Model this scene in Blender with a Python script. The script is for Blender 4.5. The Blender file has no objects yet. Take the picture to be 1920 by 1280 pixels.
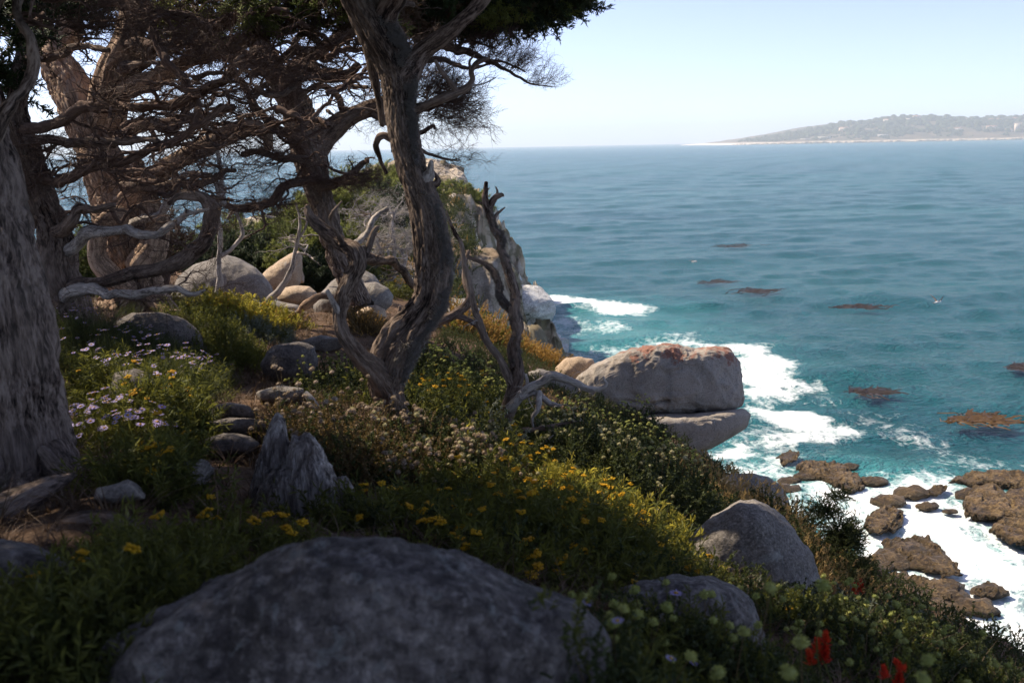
import bpy, math, random
import numpy as np
from mathutils import Vector, Matrix

# ------------------------------------------------------------------ camera, light, exposure
SC = bpy.context.scene
COL = SC.collection
FPX = 1867.0                      # 35 mm lens on a 36 mm sensor, in photo pixels
CAM_H = 13.0
PITCH = math.radians(11.1)
ROLL = math.radians(1.1)
CAM = np.array([0.0, 0.0, CAM_H])
FWD = np.array([0.0, math.cos(PITCH), -math.sin(PITCH)])
_r0 = np.array([1.0, 0, 0]); _u0 = np.array([0.0, math.sin(PITCH), math.cos(PITCH)])
UP = _u0*math.cos(ROLL) + _r0*math.sin(ROLL)
RT = _r0*math.cos(ROLL) - _u0*math.sin(ROLL)

cd = bpy.data.cameras.new('camera'); cam = bpy.data.objects.new('camera', cd); COL.objects.link(cam)
M = Matrix(((RT[0], UP[0], -FWD[0], 0), (RT[1], UP[1], -FWD[1], 0), (RT[2], UP[2], -FWD[2], CAM_H), (0, 0, 0, 1)))
cam.matrix_world = M
cd.lens = 35; cd.sensor_width = 36; cd.clip_start = 0.05; cd.clip_end = 60000
cd.dof.use_dof = True; cd.dof.focus_distance = 10.0; cd.dof.aperture_fstop = 4.5
SC.camera = cam

SUN_AZ, SUN_EL = math.radians(-61), math.radians(49)     # azimuth from +Y towards +X
SUN_DIR = np.array([math.sin(SUN_AZ)*math.cos(SUN_EL), math.cos(SUN_AZ)*math.cos(SUN_EL), math.sin(SUN_EL)])
world = bpy.data.worlds.new('World'); SC.world = world; world.use_nodes = True
wn = world.node_tree; wn.nodes.clear()
sky = wn.nodes.new('ShaderNodeTexSky'); sky.sky_type = 'NISHITA'; sky.sun_disc = False
sky.sun_elevation = SUN_EL; sky.sun_rotation = SUN_AZ
sky.air_density = 0.5; sky.dust_density = 0.5; sky.ozone_density = 4.0; sky.altitude = 10
bg = wn.nodes.new('ShaderNodeBackground'); bg.inputs['Strength'].default_value = 0.15
wo = wn.nodes.new('ShaderNodeOutputWorld')
hsv = wn.nodes.new('ShaderNodeHueSaturation'); hsv.inputs['Saturation'].default_value = .82; hsv.inputs['Value'].default_value = 1.0; hsv.inputs['Hue'].default_value = .512
wn.links.new(sky.outputs[0], hsv.inputs['Color']); wn.links.new(hsv.outputs[0], bg.inputs[0]); wn.links.new(bg.outputs[0], wo.inputs[0])
sl = bpy.data.lights.new('sun', 'SUN'); sl.energy = 5.0; sl.angle = math.radians(0.5); sl.color = (1.0, 0.87, 0.7)
sun = bpy.data.objects.new('sun', sl); COL.objects.link(sun)
sun.rotation_euler = Vector(SUN_DIR).to_track_quat('Z', 'Y').to_euler()
SC.view_settings.view_transform = 'Standard'; SC.view_settings.look = 'None'
SC.view_settings.exposure = 0.78; SC.view_settings.gamma = 1.0; SC.view_settings.use_curve_mapping = False
SC.render.engine = 'CYCLES'
SC.cycles.use_denoising = True
SC.cycles.max_bounces = 6; SC.cycles.diffuse_bounces = 3; SC.cycles.glossy_bounces = 2
SC.cycles.transmission_bounces = 3; SC.cycles.volume_bounces = 1; SC.cycles.transparent_max_bounces = 4

rng = np.random.default_rng(7)
random.seed(7)

# ------------------------------------------------------------------ helpers
def P(px, py, d):
    """point seen at photo pixel (px,py), d metres along the view axis"""
    px = np.asarray(px, float); py = np.asarray(py, float); d = np.asarray(d, float)
    a = ((px-960)/FPX*d)[..., None]*RT - ((py-640)/FPX*d)[..., None]*UP + d[..., None]*FWD
    return a + CAM
def Sea(px, py):
    a = (px-960)/FPX*RT - (py-640)/FPX*UP + FWD
    return CAM + a*(CAM_H/-a[2])

_perm = np.random.default_rng(3).permutation(4096)
_g = np.random.default_rng(5).normal(size=(4096, 3)); _g /= np.linalg.norm(_g, axis=1)[:, None]
def pn(p, seed=0):
    p = np.asarray(p, float) + seed*17.31
    i = np.floor(p).astype(np.int64); f = p - i
    u = f*f*f*(f*(f*6-15)+10)
    r = 0
    for dx in (0, 1):
        wx = u[:, 0] if dx else 1-u[:, 0]
        for dy in (0, 1):
            wy = u[:, 1] if dy else 1-u[:, 1]
            for dz in (0, 1):
                wz = u[:, 2] if dz else 1-u[:, 2]
                h = _perm[(_perm[(_perm[(i[:, 0]+dx) & 4095]+i[:, 1]+dy) & 4095]+i[:, 2]+dz) & 4095]
                g = _g[h]
                r = r + wx*wy*wz*(g[:, 0]*(f[:, 0]-dx)+g[:, 1]*(f[:, 1]-dy)+g[:, 2]*(f[:, 2]-dz))
    return r*1.6
def fbm(p, o=4, seed=0, gain=0.5, lac=2.03, ridge=False):
    s = 0; a = 1.0; q = np.asarray(p, float)
    for k in range(o):
        n = pn(q, seed+k)
        if ridge: n = 0.5-np.abs(n)*1.4
        s = s + a*n; a *= gain; q = q*lac
    return s

def mesh(name, V, faces, mat=None, attrs=None, smooth=True, mats=None, midx=None):
    """faces: list of int arrays (n,3) or (n,4)"""
    me = bpy.data.meshes.new(name)
    V = np.ascontiguousarray(V, dtype=np.float32)
    me.vertices.add(len(V)); me.vertices.foreach_set('co', V.ravel())
    faces = [np.asarray(f, dtype=np.int32) for f in faces if len(f)]
    loops = np.concatenate([f.ravel() for f in faces]); tot = np.concatenate([np.full(len(f), f.shape[1], np.int32) for f in faces])
    start = np.concatenate([[0], np.cumsum(tot)[:-1]]).astype(np.int32)
    me.loops.add(len(loops)); me.loops.foreach_set('vertex_index', loops)
    me.polygons.add(len(tot)); me.polygons.foreach_set('loop_start', start)
    if smooth: me.polygons.foreach_set('use_smooth', np.ones(len(tot), bool))
    for m in (mats or ([mat] if mat else [])): me.materials.append(m)
    if midx is not None: me.polygons.foreach_set('material_index', np.asarray(midx, np.int32))
    me.update(calc_edges=True)
    for k, a in (attrs or {}).items():
        a = np.asarray(a, dtype=np.float32)
        if a.ndim == 2:
            at = me.attributes.new(k, 'FLOAT_VECTOR', 'POINT'); at.data.foreach_set('vector', a.ravel())
        else:
            at = me.attributes.new(k, 'FLOAT', 'POINT'); at.data.foreach_set('value', a)
    return me
class Acc:
    def __init__(s): s.V = []; s.F3 = []; s.F4 = []; s.n = 0; s.A = {}; s.m3 = []; s.m4 = []
    def add(s, V, F3=None, F4=None, mi=0, **attrs):
        if F3 is not None and len(F3): s.F3.append(np.asarray(F3)+s.n); s.m3.append(np.full(len(F3), mi))
        if F4 is not None and len(F4): s.F4.append(np.asarray(F4)+s.n); s.m4.append(np.full(len(F4), mi))
        s.V.append(V); s.n += len(V)
        for k, a in attrs.items(): s.A.setdefault(k, []).append(a)
    def mesh(s, name, mat=None, smooth=True, mats=None):
        F = []; mi = []
        if s.F3: F.append(np.concatenate(s.F3)); mi.append(np.concatenate(s.m3))
        if s.F4: F.append(np.concatenate(s.F4)); mi.append(np.concatenate(s.m4))
        return mesh(name, np.concatenate(s.V), F, mat, {k: np.concatenate(a) for k, a in s.A.items()}, smooth, mats, np.concatenate(mi) if mats else None)
def link(name, me, parent=None, loc=None, rot=None, scale=None):
    o = bpy.data.objects.new(name, me); COL.objects.link(o)
    if parent is not None: o.parent = parent
    if loc is not None: o.location = loc
    if rot is not None: o.rotation_euler = rot
    if scale is not None: o.scale = (scale,)*3 if np.isscalar(scale) else scale
    return o
def tag(o, label=None, cat=None, group=None, kind=None):
    if label: o['label'] = label
    if cat: o['category'] = cat
    if group: o['group'] = group
    if kind: o['kind'] = kind
    return o
def empty(name, loc, label, cat, group=None):
    o = bpy.data.objects.new(name, None); COL.objects.link(o); o.location = loc; o.empty_display_size = .1
    return tag(o, label, cat, group)
def part(name, me, root, kind=None, label=None):
    o = bpy.data.objects.new(name, me); COL.objects.link(o); o.parent = root
    o.location = -root.location           # meshes are built in world space
    if kind: o['kind'] = kind
    if label: o['label'] = label
    return o

# ------------------------------------------------------------------ materials
class NT:
    def __init__(s, name):
        s.m = bpy.data.materials.new(name); s.m.use_nodes = True; s.t = s.m.node_tree; s.t.nodes.clear()
        s.out = s.t.nodes.new('ShaderNodeOutputMaterial')
    def n(s, typ, props=None, **inp):
        nd = s.t.nodes.new('ShaderNode'+typ)
        for k, v in (props or {}).items(): setattr(nd, k, v)
        for k, v in inp.items():
            key = int(k[1:]) if k[0] == '_' and k[1:].isdigit() else k.replace('_', ' ')
            s.set(nd.inputs[key], v)
        return nd
    def set(s, sock, v):
        if isinstance(v, bpy.types.Node): v = v.outputs[0]
        if isinstance(v, bpy.types.NodeSocket): s.t.links.new(v, sock)
        else:
            if hasattr(sock.default_value, '__len__') and len(sock.default_value) == 4 and len(v) == 3: v = (*v, 1)
            sock.default_value = v
    def noise(s, vec, scale, detail=4, rough=.55, dist=0):
        return s.n('TexNoise', Vector=vec, Scale=scale, Detail=detail, Roughness=rough, Distortion=dist)
    def ramp(s, fac, stops, interp='LINEAR'):
        r = s.t.nodes.new('ShaderNodeValToRGB'); cr = r.color_ramp; cr.interpolation = interp
        while len(cr.elements) < len(stops): cr.elements.new(.5)
        for e, (p, c) in zip(cr.elements, stops):
            e.position = p; e.color = (*c, 1) if len(c) == 3 else c
        s.set(r.inputs[0], fac); return r.outputs[0]
    def g(s, fac, a, b):  # grey ramp 0..1 between a and b
        return s.n('MapRange', From_Min=a, From_Max=b, Value=fac)
    def mix(s, fac, a, b, mode='MIX'):
        m = s.t.nodes.new('ShaderNodeMix'); m.data_type = 'RGBA'; m.blend_type = mode
        s.set(m.inputs[0], fac); s.set(m.inputs[6], a); s.set(m.inputs[7], b); return m.outputs[2]
    def math(s, op, a, b=0.0, c=None, clamp=False):
        m = s.t.nodes.new('ShaderNodeMath'); m.operation = op; m.use_clamp = clamp
        s.set(m.inputs[0], a); s.set(m.inputs[1], b)
        if c is not None: s.set(m.inputs[2], c)
        return m.outputs[0]
    def attr(s, name, out=0):
        a = s.t.nodes.new('ShaderNodeAttribute'); a.attribute_name = name; return a.outputs[{'vec': 1, 'fac': 2, 'col': 0}[out] if isinstance(out, str) else out]
    def mapping(s, vec, scale):
        return s.n('Mapping', Vector=vec, Scale=scale)
    def bump(s, h, strength, dist, normal=None):
        b = s.n('Bump', Strength=strength, Distance=dist, Height=h)
        if normal is not None: s.set(b.inputs['Normal'], normal)
        return b
    def done(s, shader): s.t.links.new(shader.outputs[0] if isinstance(shader, bpy.types.Node) else shader, s.out.inputs[0]); return s.m
    def principled(s, color, rough=.8, normal=None, spec=.3):
        p = s.n('BsdfPrincipled', Base_Color=color, Roughness=rough)
        p.inputs['Specular IOR Level'].default_value = spec
        if normal is not None: s.set(p.inputs['Normal'], normal)
        return p

def rock_mat(name, c1, c2, c3, speck=60, patch=1.2, bump=.4, bd=.02, lichen=None, rough=.85, streak=None):
    t = NT(name); co = t.n('TexCoord').outputs[3]
    big = t.noise(co, patch, 5, .6, .3); fine = t.noise(co, speck, 3, .7); mid = t.noise(co, patch*7, 6, .65, .4)
    col = t.ramp(big, [(.3, c1), (.5, c2), (.7, c3)])
    col = t.mix(t.g(mid, .4, .62), col, t.mix(.5, col, (c1[0]*.55, c1[1]*.55, c1[2]*.55)))
    col = t.mix(t.math('MULTIPLY', t.g(fine, .52, .66), .55), col, (c3[0]*1.35, c3[1]*1.35, c3[2]*1.35))
    col = t.mix(t.math('MULTIPLY', t.g(fine, .45, .36), .55), col, (c1[0]*.3, c1[1]*.3, c1[2]*.32))
    if streak:
        sn = t.noise(t.mapping(co, (patch*5, patch*5, patch*.5)), 1, 5, .6)
        col = t.mix(t.math('MULTIPLY', t.g(sn, .5, .66), .6), col, streak)
    if lichen:
        ln = t.noise(co, patch*3.1, 6, .7, .6)
        col = t.mix(t.math('MULTIPLY', t.g(ln, .58, .64), lichen[1]), col, lichen[0])
    h = t.math('ADD', t.math('MULTIPLY', mid, 1.0), t.math('MULTIPLY', fine, .35))
    vor = t.n('TexVoronoi', {'feature': 'DISTANCE_TO_EDGE'}, Vector=t.n('VectorMath', {'operation': 'ADD'}, _0=co, _1=mid.outputs[1]).outputs[0], Scale=patch*1.3)
    h = t.math('ADD', h, t.math('MULTIPLY', t.g(vor, 0, .03), .25))
    return t.done(t.principled(col, rough, t.bump(h, bump, bd), .25))

def bark_mat(name, dark, mid, light, scale=1.0, contrast=1.0, moss=None, bd=.012):
    t = NT(name); b = t.attr('bark', 'vec')
    v1 = t.mapping(b, (30*scale, 30*scale, 5.5*scale)); v2 = t.mapping(b, (120*scale, 120*scale, 26*scale))
    n1 = t.noise(v1, 1, 5, .6, .5); n2 = t.noise(v2, 1, 4, .6, .3); n3 = t.noise(b, 2.2*scale, 3, .5)
    h = t.math('ADD', t.math('MULTIPLY', n1, .62), t.math('MULTIPLY', n2, .48))
    col = t.ramp(t.math('SUBTRACT', h, .04), [(.42, dark), (.5, mid), (.6, light)])
    col = t.mix(t.g(n3, .4, .65), col, t.mix(.55, col, light))
    if moss: col = t.mix(t.math('MULTIPLY', t.g(t.noise(b, 5*scale, 5, .7), .55, .7), .7), col, moss)
    return t.done(t.principled(col, .9, t.bump(h, 1.0, bd*1.6), .15))

def leaf_mat(name, c1, c2, trans=.35, tcol=None, rough=.6):
    t = NT(name); oi = t.n('ObjectInfo'); co = t.n('TexCoord').outputs[3]
    col = t.mix(oi.outputs['Random'], c1, c2)
    gg = t.n('NewGeometry').outputs['Random Per Island']
    col = t.mix(t.math('MULTIPLY', gg, .5), col, t.mix(.5, col, (c1[0]*.4, c1[1]*.4, c1[2]*.4)))
    p = t.principled(col, rough, None, .2)
    tr = t.n('BsdfTranslucent', Color=t.mix(.5, col, tcol or (c2[0]*1.6, c2[1]*1.5, c2[2]*.8)))
    return t.done(t.n('MixShader', _0=trans, _1=p, _2=tr))
def flat_mat(name, c, rough=.7, var=.15, scale=30):
    t = NT(name); co = t.n('TexCoord').outputs[3]; n = t.noise(co, scale, 4, .6)
    return t.done(t.principled(t.mix(n, [x*(1-var*2) for x in c], [min(1, x*(1+var*2)) for x in c]), rough, t.bump(n, .2, .005), .2))

M_GRAN = rock_mat('granite_grey', (.14, .125, .11), (.215, .19, .165), (.3, .265, .23), 70, 1.6, .7, .02, ((.33, .33, .3), .5))
M_GRANF = rock_mat('granite_foreground', (.065, .055, .05), (.18, .155, .14), (.31, .275, .25), 30, 5.0, 1, .02, ((.25, .255, .24), .6), streak=(.05, .04, .04))
M_GRANW = rock_mat('granite_warm', (.34, .25, .16), (.42, .31, .21), (.5, .39, .28), 60, .9, .6, .03, ((.36, .36, .33), .5))
M_GRAND = rock_mat('granite_dark', (.09, .08, .075), (.14, .12, .105), (.2, .17, .15), 60, 1.4, .7, .03)
M_CLIFF = rock_mat('granite_cliff', (.36, .35, .32), (.54, .53, .5), (.7, .69, .66), 14, .35, .9, .12, ((.34, .26, .17), .4), streak=(.7, .7, .68))
M_TAN = rock_mat('granite_tan', (.42, .33, .23), (.55, .45, .33), (.66, .56, .43), 12, .3, .8, .12)

def whale_mat():
    t = NT('granite_overhang'); tc = t.n('TexCoord'); co = tc.outputs[3]
    big = t.noise(co, .9, 6, .6, .4); mid = t.noise(co, 5, 7, .65, .5); fine = t.noise(co, 60, 3, .7)
    col = t.ramp(big, [(.3, (.2, .165, .135)), (.5, (.29, .245, .2)), (.7, (.37, .315, .26))])
    col = t.mix(t.math('MULTIPLY', t.g(t.noise(t.mapping(co, (5, 5, .7)), 1, 5, .6), .5, .65), .5), col, (.13, .13, .115))
    col = t.mix(t.math('MULTIPLY', t.g(mid, .52, .64), .5), col, (.36, .335, .3))
    col = t.mix(t.math('MULTIPLY', t.g(fine, .5, .68), .5), col, (.4, .37, .34))
    col = t.mix(t.math('MULTIPLY', t.g(fine, .44, .36), .6), col, (.07, .065, .06))
    z = t.attr('lich', 'fac')                       # orange-red lichen crust grows on the crown
    ln = t.noise(co, 4.5, 8, .72, .3)
    m = t.g(t.math('ADD', z, t.math('MULTIPLY', ln, 1.6)), 1.42, 1.5)
    col = t.mix(t.math('MULTIPLY', m, .75), col, t.ramp(fine, [(.35, (.16, .05, .03)), (.6, (.3, .12, .075))]))
    w = t.attr('white', 'fac')
    col = t.mix(t.g(t.math('ADD', w, t.noise(co, 9, 5, .7)), 1.2, 1.25), col, (.78, .77, .74))
    h = t.math('ADD', mid, t.math('MULTIPLY', fine, .3))
    return t.done(t.principled(col, .85, t.bump(h, .6, .04), .25))
M_WHALE = whale_mat()

def surf_mat():
    t = NT('wet_surf_rock'); co = t.n('TexCoord').outputs[3]
    a = t.noise(co, .8, 6, .65, .6); b = t.noise(co, 5, 7, .75, 1.2); c = t.noise(co, 16, 5, .8)
    col = t.ramp(b, [(.36, (.03, .018, .01)), (.5, (.26, .16, .065)), (.62, (.5, .34, .15))])
    col = t.mix(t.g(a, .5, .62), col, t.ramp(c, [(.35, (.36, .22, .1)), (.65, (.56, .4, .2))]))
    pz = t.n('SeparateXYZ', _0=t.n('NewGeometry').outputs['Position']).outputs[2]
    wet = t.g(t.math('ADD', pz, t.math('MULTIPLY', b, .5)), .62, .38); col = t.mix(t.math('MULTIPLY', wet, .7), col, (.04, .028, .014))
    col = t.mix(t.math('MULTIPLY', t.g(t.noise(co, 1.7, 6, .75, 1.5), .5, .6), .5), col, (.035, .026, .012))
    h = t.math('ADD', b, t.math('MULTIPLY', c, .6))
    return t.done(t.principled(col, .42, t.bump(h, 1, .25), .4))
M_SURF = surf_mat()
M_BARK = bark_mat('bark_grey', (.018, .012, .009), (.12, .082, .06), (.3, .235, .185))
M_BARKC = bark_mat('bark_centre', (.014, .01, .008), (.088, .06, .045), (.23, .175, .135), 1.1)
M_BARKL = bark_mat('bark_left', (.015, .011, .009), (.15, .108, .085), (.32, .25, .2), .9, bd=.03)
M_BARKD = bark_mat('bark_dark', (.015, .01, .008), (.1, .066, .05), (.25, .19, .15))
M_BARKT = bark_mat('bark_tan', (.05, .03, .02), (.3, .19, .125), (.48, .35, .25), .55, bd=.02)
M_BARKR = bark_mat('bark_red', (.025, .013, .01), (.085, .05, .037), (.19, .13, .1))
M_DEAD = bark_mat('deadwood_grey', (.1, .085, .075), (.3, .26, .225), (.5, .45, .4), 1.3)
M_TWIG = flat_mat('twig_red_brown', (.09, .055, .04))
M_TWIGP = flat_mat('twig_pale', (.38, .34, .3))
M_TWIGD = flat_mat('twig_grey', (.13, .1, .085))
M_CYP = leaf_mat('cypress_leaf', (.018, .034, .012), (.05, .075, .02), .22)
M_CYPF = leaf_mat('cypress_leaf_sunny', (.08, .115, .022), (.2, .23, .05), .4)  # lightened copy of the cypress leaf, as if in sun
M_CYPS = leaf_mat('cypress_leaf_sunlit', (.15, .19, .035), (.3, .32, .075), .45)  # still lighter copy, sun brightness put into the leaf green
M_CYPB = leaf_mat('cypress_leaf_brown', (.06, .035, .02), (.1, .065, .03), .2)
M_HERB = leaf_mat('herb_leaf', (.06, .08, .024), (.16, .17, .042), .45, (.3, .28, .04))
M_HERBD = leaf_mat('shrub_leaf_dark', (.036, .052, .022), (.078, .092, .034), .35)
M_BROWN = leaf_mat('dry_leaf', (.09, .065, .03), (.2, .14, .065), .3)
M_GREY = leaf_mat('sage_leaf', (.14, .16, .12), (.26, .28, .21), .25)
M_ORNG = leaf_mat('dry_orange_leaf', (.28, .16, .05), (.42, .27, .09), .4)
M_STRAW = leaf_mat('straw', (.3, .2, .1), (.5, .36, .18), .4)
M_DUFF = leaf_mat('duff', (.08, .05, .03), (.2, .13, .08), .1)
M_YEL = leaf_mat('petal_yellow', (.6, .33, .012), (.75, .46, .02), .3, (.8, .5, .02))
M_POM = leaf_mat('pompom_cream', (.32, .3, .15), (.5, .46, .28), .25)
M_POMD = leaf_mat('pompom_dry', (.26, .19, .13), (.46, .37, .29), .25)
M_POMG = leaf_mat('pompom_green', (.3, .34, .1), (.46, .46, .16), .3)
M_LAV = leaf_mat('petal_lavender', (.42, .33, .7), (.62, .54, .82), .3, (.6, .5, .75))
M_RED = leaf_mat('bract_red', (.6, .03, .015), (.75, .09, .03), .3, (.8, .1, .03))
M_LICH = leaf_mat('lichen_grey', (.2, .18, .165), (.34, .31, .28), .3)
M_HERBSUN = leaf_mat('herb_leaf_sunlit', (.26, .24, .04), (.42, .36, .08), .5, (.7, .6, .08))  # herb leaf yellowed and brightened to imitate sun glow

def ground_mat():
    t = NT('ground_duff'); ge = t.n('NewGeometry'); co = t.n('TexCoord').outputs[3]
    a = t.noise(co, 1.3, 6, .6, .3); b = t.noise(co, 14, 6, .7); c = t.noise(co, 60, 4, .7)
    dirt = t.ramp(a, [(.35, (.075, .048, .032)), (.5, (.15, .095, .06)), (.68, (.27, .17, .11))])
    dirt = t.mix(t.g(b, .4, .6), dirt, t.mix(.6, dirt, (.05, .035, .025)))
    dirt = t.mix(t.math('MULTIPLY', t.g(c, .55, .66), .6), dirt, (.33, .23, .16))
    rk = t.ramp(b, [(.36, (.13, .11, .09)), (.5, (.27, .23, .19)), (.64, (.4, .36, .31))])
    nz = t.n('SeparateXYZ', _0=ge.outputs['Normal']).outputs[2]
    col = t.mix(t.g(t.math('ADD', nz, t.math('MULTIPLY', a, .35)), 1.02, .82), dirt, rk)
    pos = t.n('SeparateXYZ', _0=ge.outputs['Position'])
    far = t.g(pos.outputs[1], 30, 42)
    fr = t.ramp(t.noise(co, .5, 8, .7, .5), [(.35, (.2, .15, .1)), (.48, (.34, .27, .19)), (.6, (.5, .43, .34)), (.7, (.62, .56, .48))])
    fr = t.mix(t.math('MULTIPLY', t.g(t.noise(co, .8, 6, .7), .47, .55), .7), fr, (.09, .085, .04))
    col = t.mix(far, col, fr)
    h = t.math('ADD', b, t.math('MULTIPLY', c, .5))
    return t.done(t.principled(col, .95, t.bump(h, .8, .05), .1))
M_GROUND = ground_mat()

# ------------------------------------------------------------------ ground
CP = [  # visible ground: photo pixel and distance
 (735,790,6.3),(60,905,4.2),(-150,900,4.4),(120,610,9),(250,575,11.5),(400,582,15),(560,577,16),(650,598,14),(600,650,11),(430,640,10.5),
 (440,750,7.5),(440,870,5.3),(300,850,5),(250,740,6.8),(150,960,3.5),(560,900,4.9),(900,800,7),(1000,900,6.2),(1100,1000,5.1),(1200,1090,4.2),
 (1300,1050,6.2),(1200,930,8.2),(1100,830,10.5),(1040,735,13.5),(980,700,13.8),(900,650,14.5),(820,640,13),(1330,895,12),(1410,945,10),(1490,1000,9),
 (1560,1090,7.3),(1690,1180,5.8),(1850,1290,4.2),(1500,1290,3.3),(900,1150,3.0),(600,1290,2.0),(100,1200,2.3),(-300,1000,3.6),
 (1060,700,18),(960,668,19),(880,620,20),(760,585,18),(700,500,30),(800,462,38),(560,470,30),(440,500,26),(300,520,20),(100,520,18),
 (850,420,50),(700,400,55),(600,430,45),(500,450,40),(760,330,70),(850,345,72),(620,380,70),(-400,600,9),(-300,560,16),(800,309,80),(840,318,80),(760,312,84)]
cp = np.array([P(*c) for c in CP])
cp = np.vstack([cp, [[0, 0, CAM_H-1.5], [2, 0, CAM_H-1.7], [-3, -2, CAM_H-1.3], [3, -3, CAM_H-1.6], [-8, 0, CAM_H-1.2], [-12, 8, CAM_H-1.6], [-4, 100, 9], [-10, 95, 7]]])
def _tps(r2): return np.where(r2 > 1e-12, .5*r2*np.log(r2+1e-12), 0)
_n = len(cp); K = _tps(((cp[:, None, :2]-cp[None, :, :2])**2).sum(-1)) + np.eye(_n)*.35
Pm = np.hstack([np.ones((_n, 1)), cp[:, :2]])
_A = np.block([[K, Pm], [Pm.T, np.zeros((3, 3))]])
_w = np.linalg.solve(_A, np.concatenate([cp[:, 2], np.zeros(3)]))
EY = np.array([-6, 2, 4.2, 6, 7.5, 9.5, 12, 15, 18, 20, 22, 26, 34, 45, 55, 60, 70, 86, 100])
EX = np.array([2.6, 2.2, 2.25, 2.55, 2.65, 2.75, 2.55, 2.2, 1.3, .7, -.2, -1.6, -1.9, -2.6, -2.8, -3.2, -4.4, -5.0, -7])
LY = np.array([-6, 14, 20, 30, 45, 60, 80, 100]); LX = np.array([-15, -14, -11, -9, -12, -14, -15, -15.])
def H(x, y, detail=True):
    x = np.atleast_1d(np.asarray(x, float)); y = np.atleast_1d(np.asarray(y, float))
    z = np.zeros(len(x))
    for s in range(0, len(x), 20000):
        e = slice(s, s+20000)
        r2 = (x[e, None]-cp[None, :, 0])**2+(y[e, None]-cp[None, :, 1])**2
        z[e] = _tps(r2)@_w[:_n]+_w[_n]+_w[_n+1]*x[e]+_w[_n+2]*y[e]
    if detail:
        q = np.stack([x, y, z*0], 1); f = np.clip(y/30, 0, 1)
        s1 = x-np.interp(y, EY, EX)-(fbm(q*.35, 4, 11)*(.5+1.3*f))
        s2 = np.interp(y, LY, LX)-x-fbm(q*.2, 3, 21)*2
        z = z + fbm(q*.9, 4, 1)*.07 + np.clip((y-22)/20, 0, 1)*fbm(q*.35, 5, 5, .6, ridge=True)*.55
        far = np.clip((y-30)/20, 0, 1)
        d1 = np.maximum(s1, 0); step = 1.9-.2*far
        dd = d1*step
        dd = dd + .9*np.sin(dd*1.7+fbm(q*.3, 2, 9)*4)*np.clip(d1, 0, 1)*far*.6
        z = z - dd - np.maximum(s2, 0)*1.1 - np.maximum(y-88, 0)*.8
        st = np.clip(np.maximum(s1, 0), 0, 1)
        z = z + st*(fbm(q*.8, 5, 31, .55, ridge=True)*.7)
    return np.maximum(z, -2.5)
def ground_z(x, y): return float(H([x], [y])[0])
ny, nx = 430, 430
ty = np.linspace(0, 1, ny); yy = -6+(np.exp(ty*3.2)-1)/(math.exp(3.2)-1)*110
tx = np.linspace(-1, 1, nx); xx = -1.5+np.sinh(tx*2.6)/math.sinh(2.6)*24
X, Y = np.meshgrid(xx, yy); Z = H(X.ravel(), Y.ravel())
idx = np.arange(nx*ny).reshape(ny, nx)
F = np.stack([idx[:-1, :-1], idx[:-1, 1:], idx[1:, 1:], idx[1:, :-1]], -1).reshape(-1, 4)
Vg = np.stack([X.ravel(), Y.ravel(), Z], 1)
Vg[:, 0] += pn(Vg*np.array([.8, .8, .8]), 41)*.5*np.clip((Vg[:, 1]-28)/15, 0, 1)
ground = link('ground', mesh('ground', Vg, [F], M_GROUND)); ground['kind'] = 'structure'

# ------------------------------------------------------------------ sea
def seg_d(p, a, b):
    ab = b-a; t = np.clip(((p-a)@ab)/(ab@ab+1e-9), 0, 1); return np.linalg.norm(p-(a+t[:, None]*ab), axis=1)
def poly_sd(p, poly):
    n = len(poly); d = np.full(len(p), 1e9); ins = np.zeros(len(p), bool)
    for i in range(n):
        a, b = poly[i], poly[(i+1) % n]; d = np.minimum(d, seg_d(p, a, b))
        c = ((a[1] > p[:, 1]) != (b[1] > p[:, 1])) & (p[:, 0] < (b[0]-a[0])*(p[:, 1]-a[1])/(b[1]-a[1]+1e-12)+a[0])
        ins ^= c
    return np.where(ins, -d, d)
S2 = lambda pts: np.array([Sea(*q)[:2] for q in pts])
nr, na = 1000, 420
r = 14*np.exp(np.linspace(0, math.log(11000/14), nr)); a = np.radians(np.linspace(-40, 34, na))
RR, AA = np.meshgrid(r, a, indexing='ij'); XS = (RR*np.sin(AA)).ravel(); YS = (RR*np.cos(AA)).ravel(); RS = RR.ravel()
sp = r[1]/r[0]-1
zs = np.zeros_like(XS); hs = np.zeros_like(XS)
wr = np.random.default_rng(11)
for lam in np.exp(np.linspace(math.log(.9), math.log(30), 30)):
    th = wr.normal(math.radians(250), .75); kx, ky = math.cos(th), math.sin(th); k = 2*math.pi/lam
    fade = np.clip(1.6-(RS*sp*2.6/lam)*1.2, 0, 1)
    ph = k*(kx*XS+ky*YS)+wr.uniform(0, 6.28)
    amp = .0135*lam**.8*(1 if lam < 9 else .7)*wr.uniform(.5, 1.3)
    env = .6+.8*np.clip(pn(np.stack([XS/lam/4, YS/lam/3, XS*0], 1), int(lam*10) % 50)+.3, -.4, 1)
    zs += amp*fade*env*(1-2*np.abs(np.sin(ph/2)))*.8
V = np.stack([XS, YS, zs], 1); p2 = V[:, :2]
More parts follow.
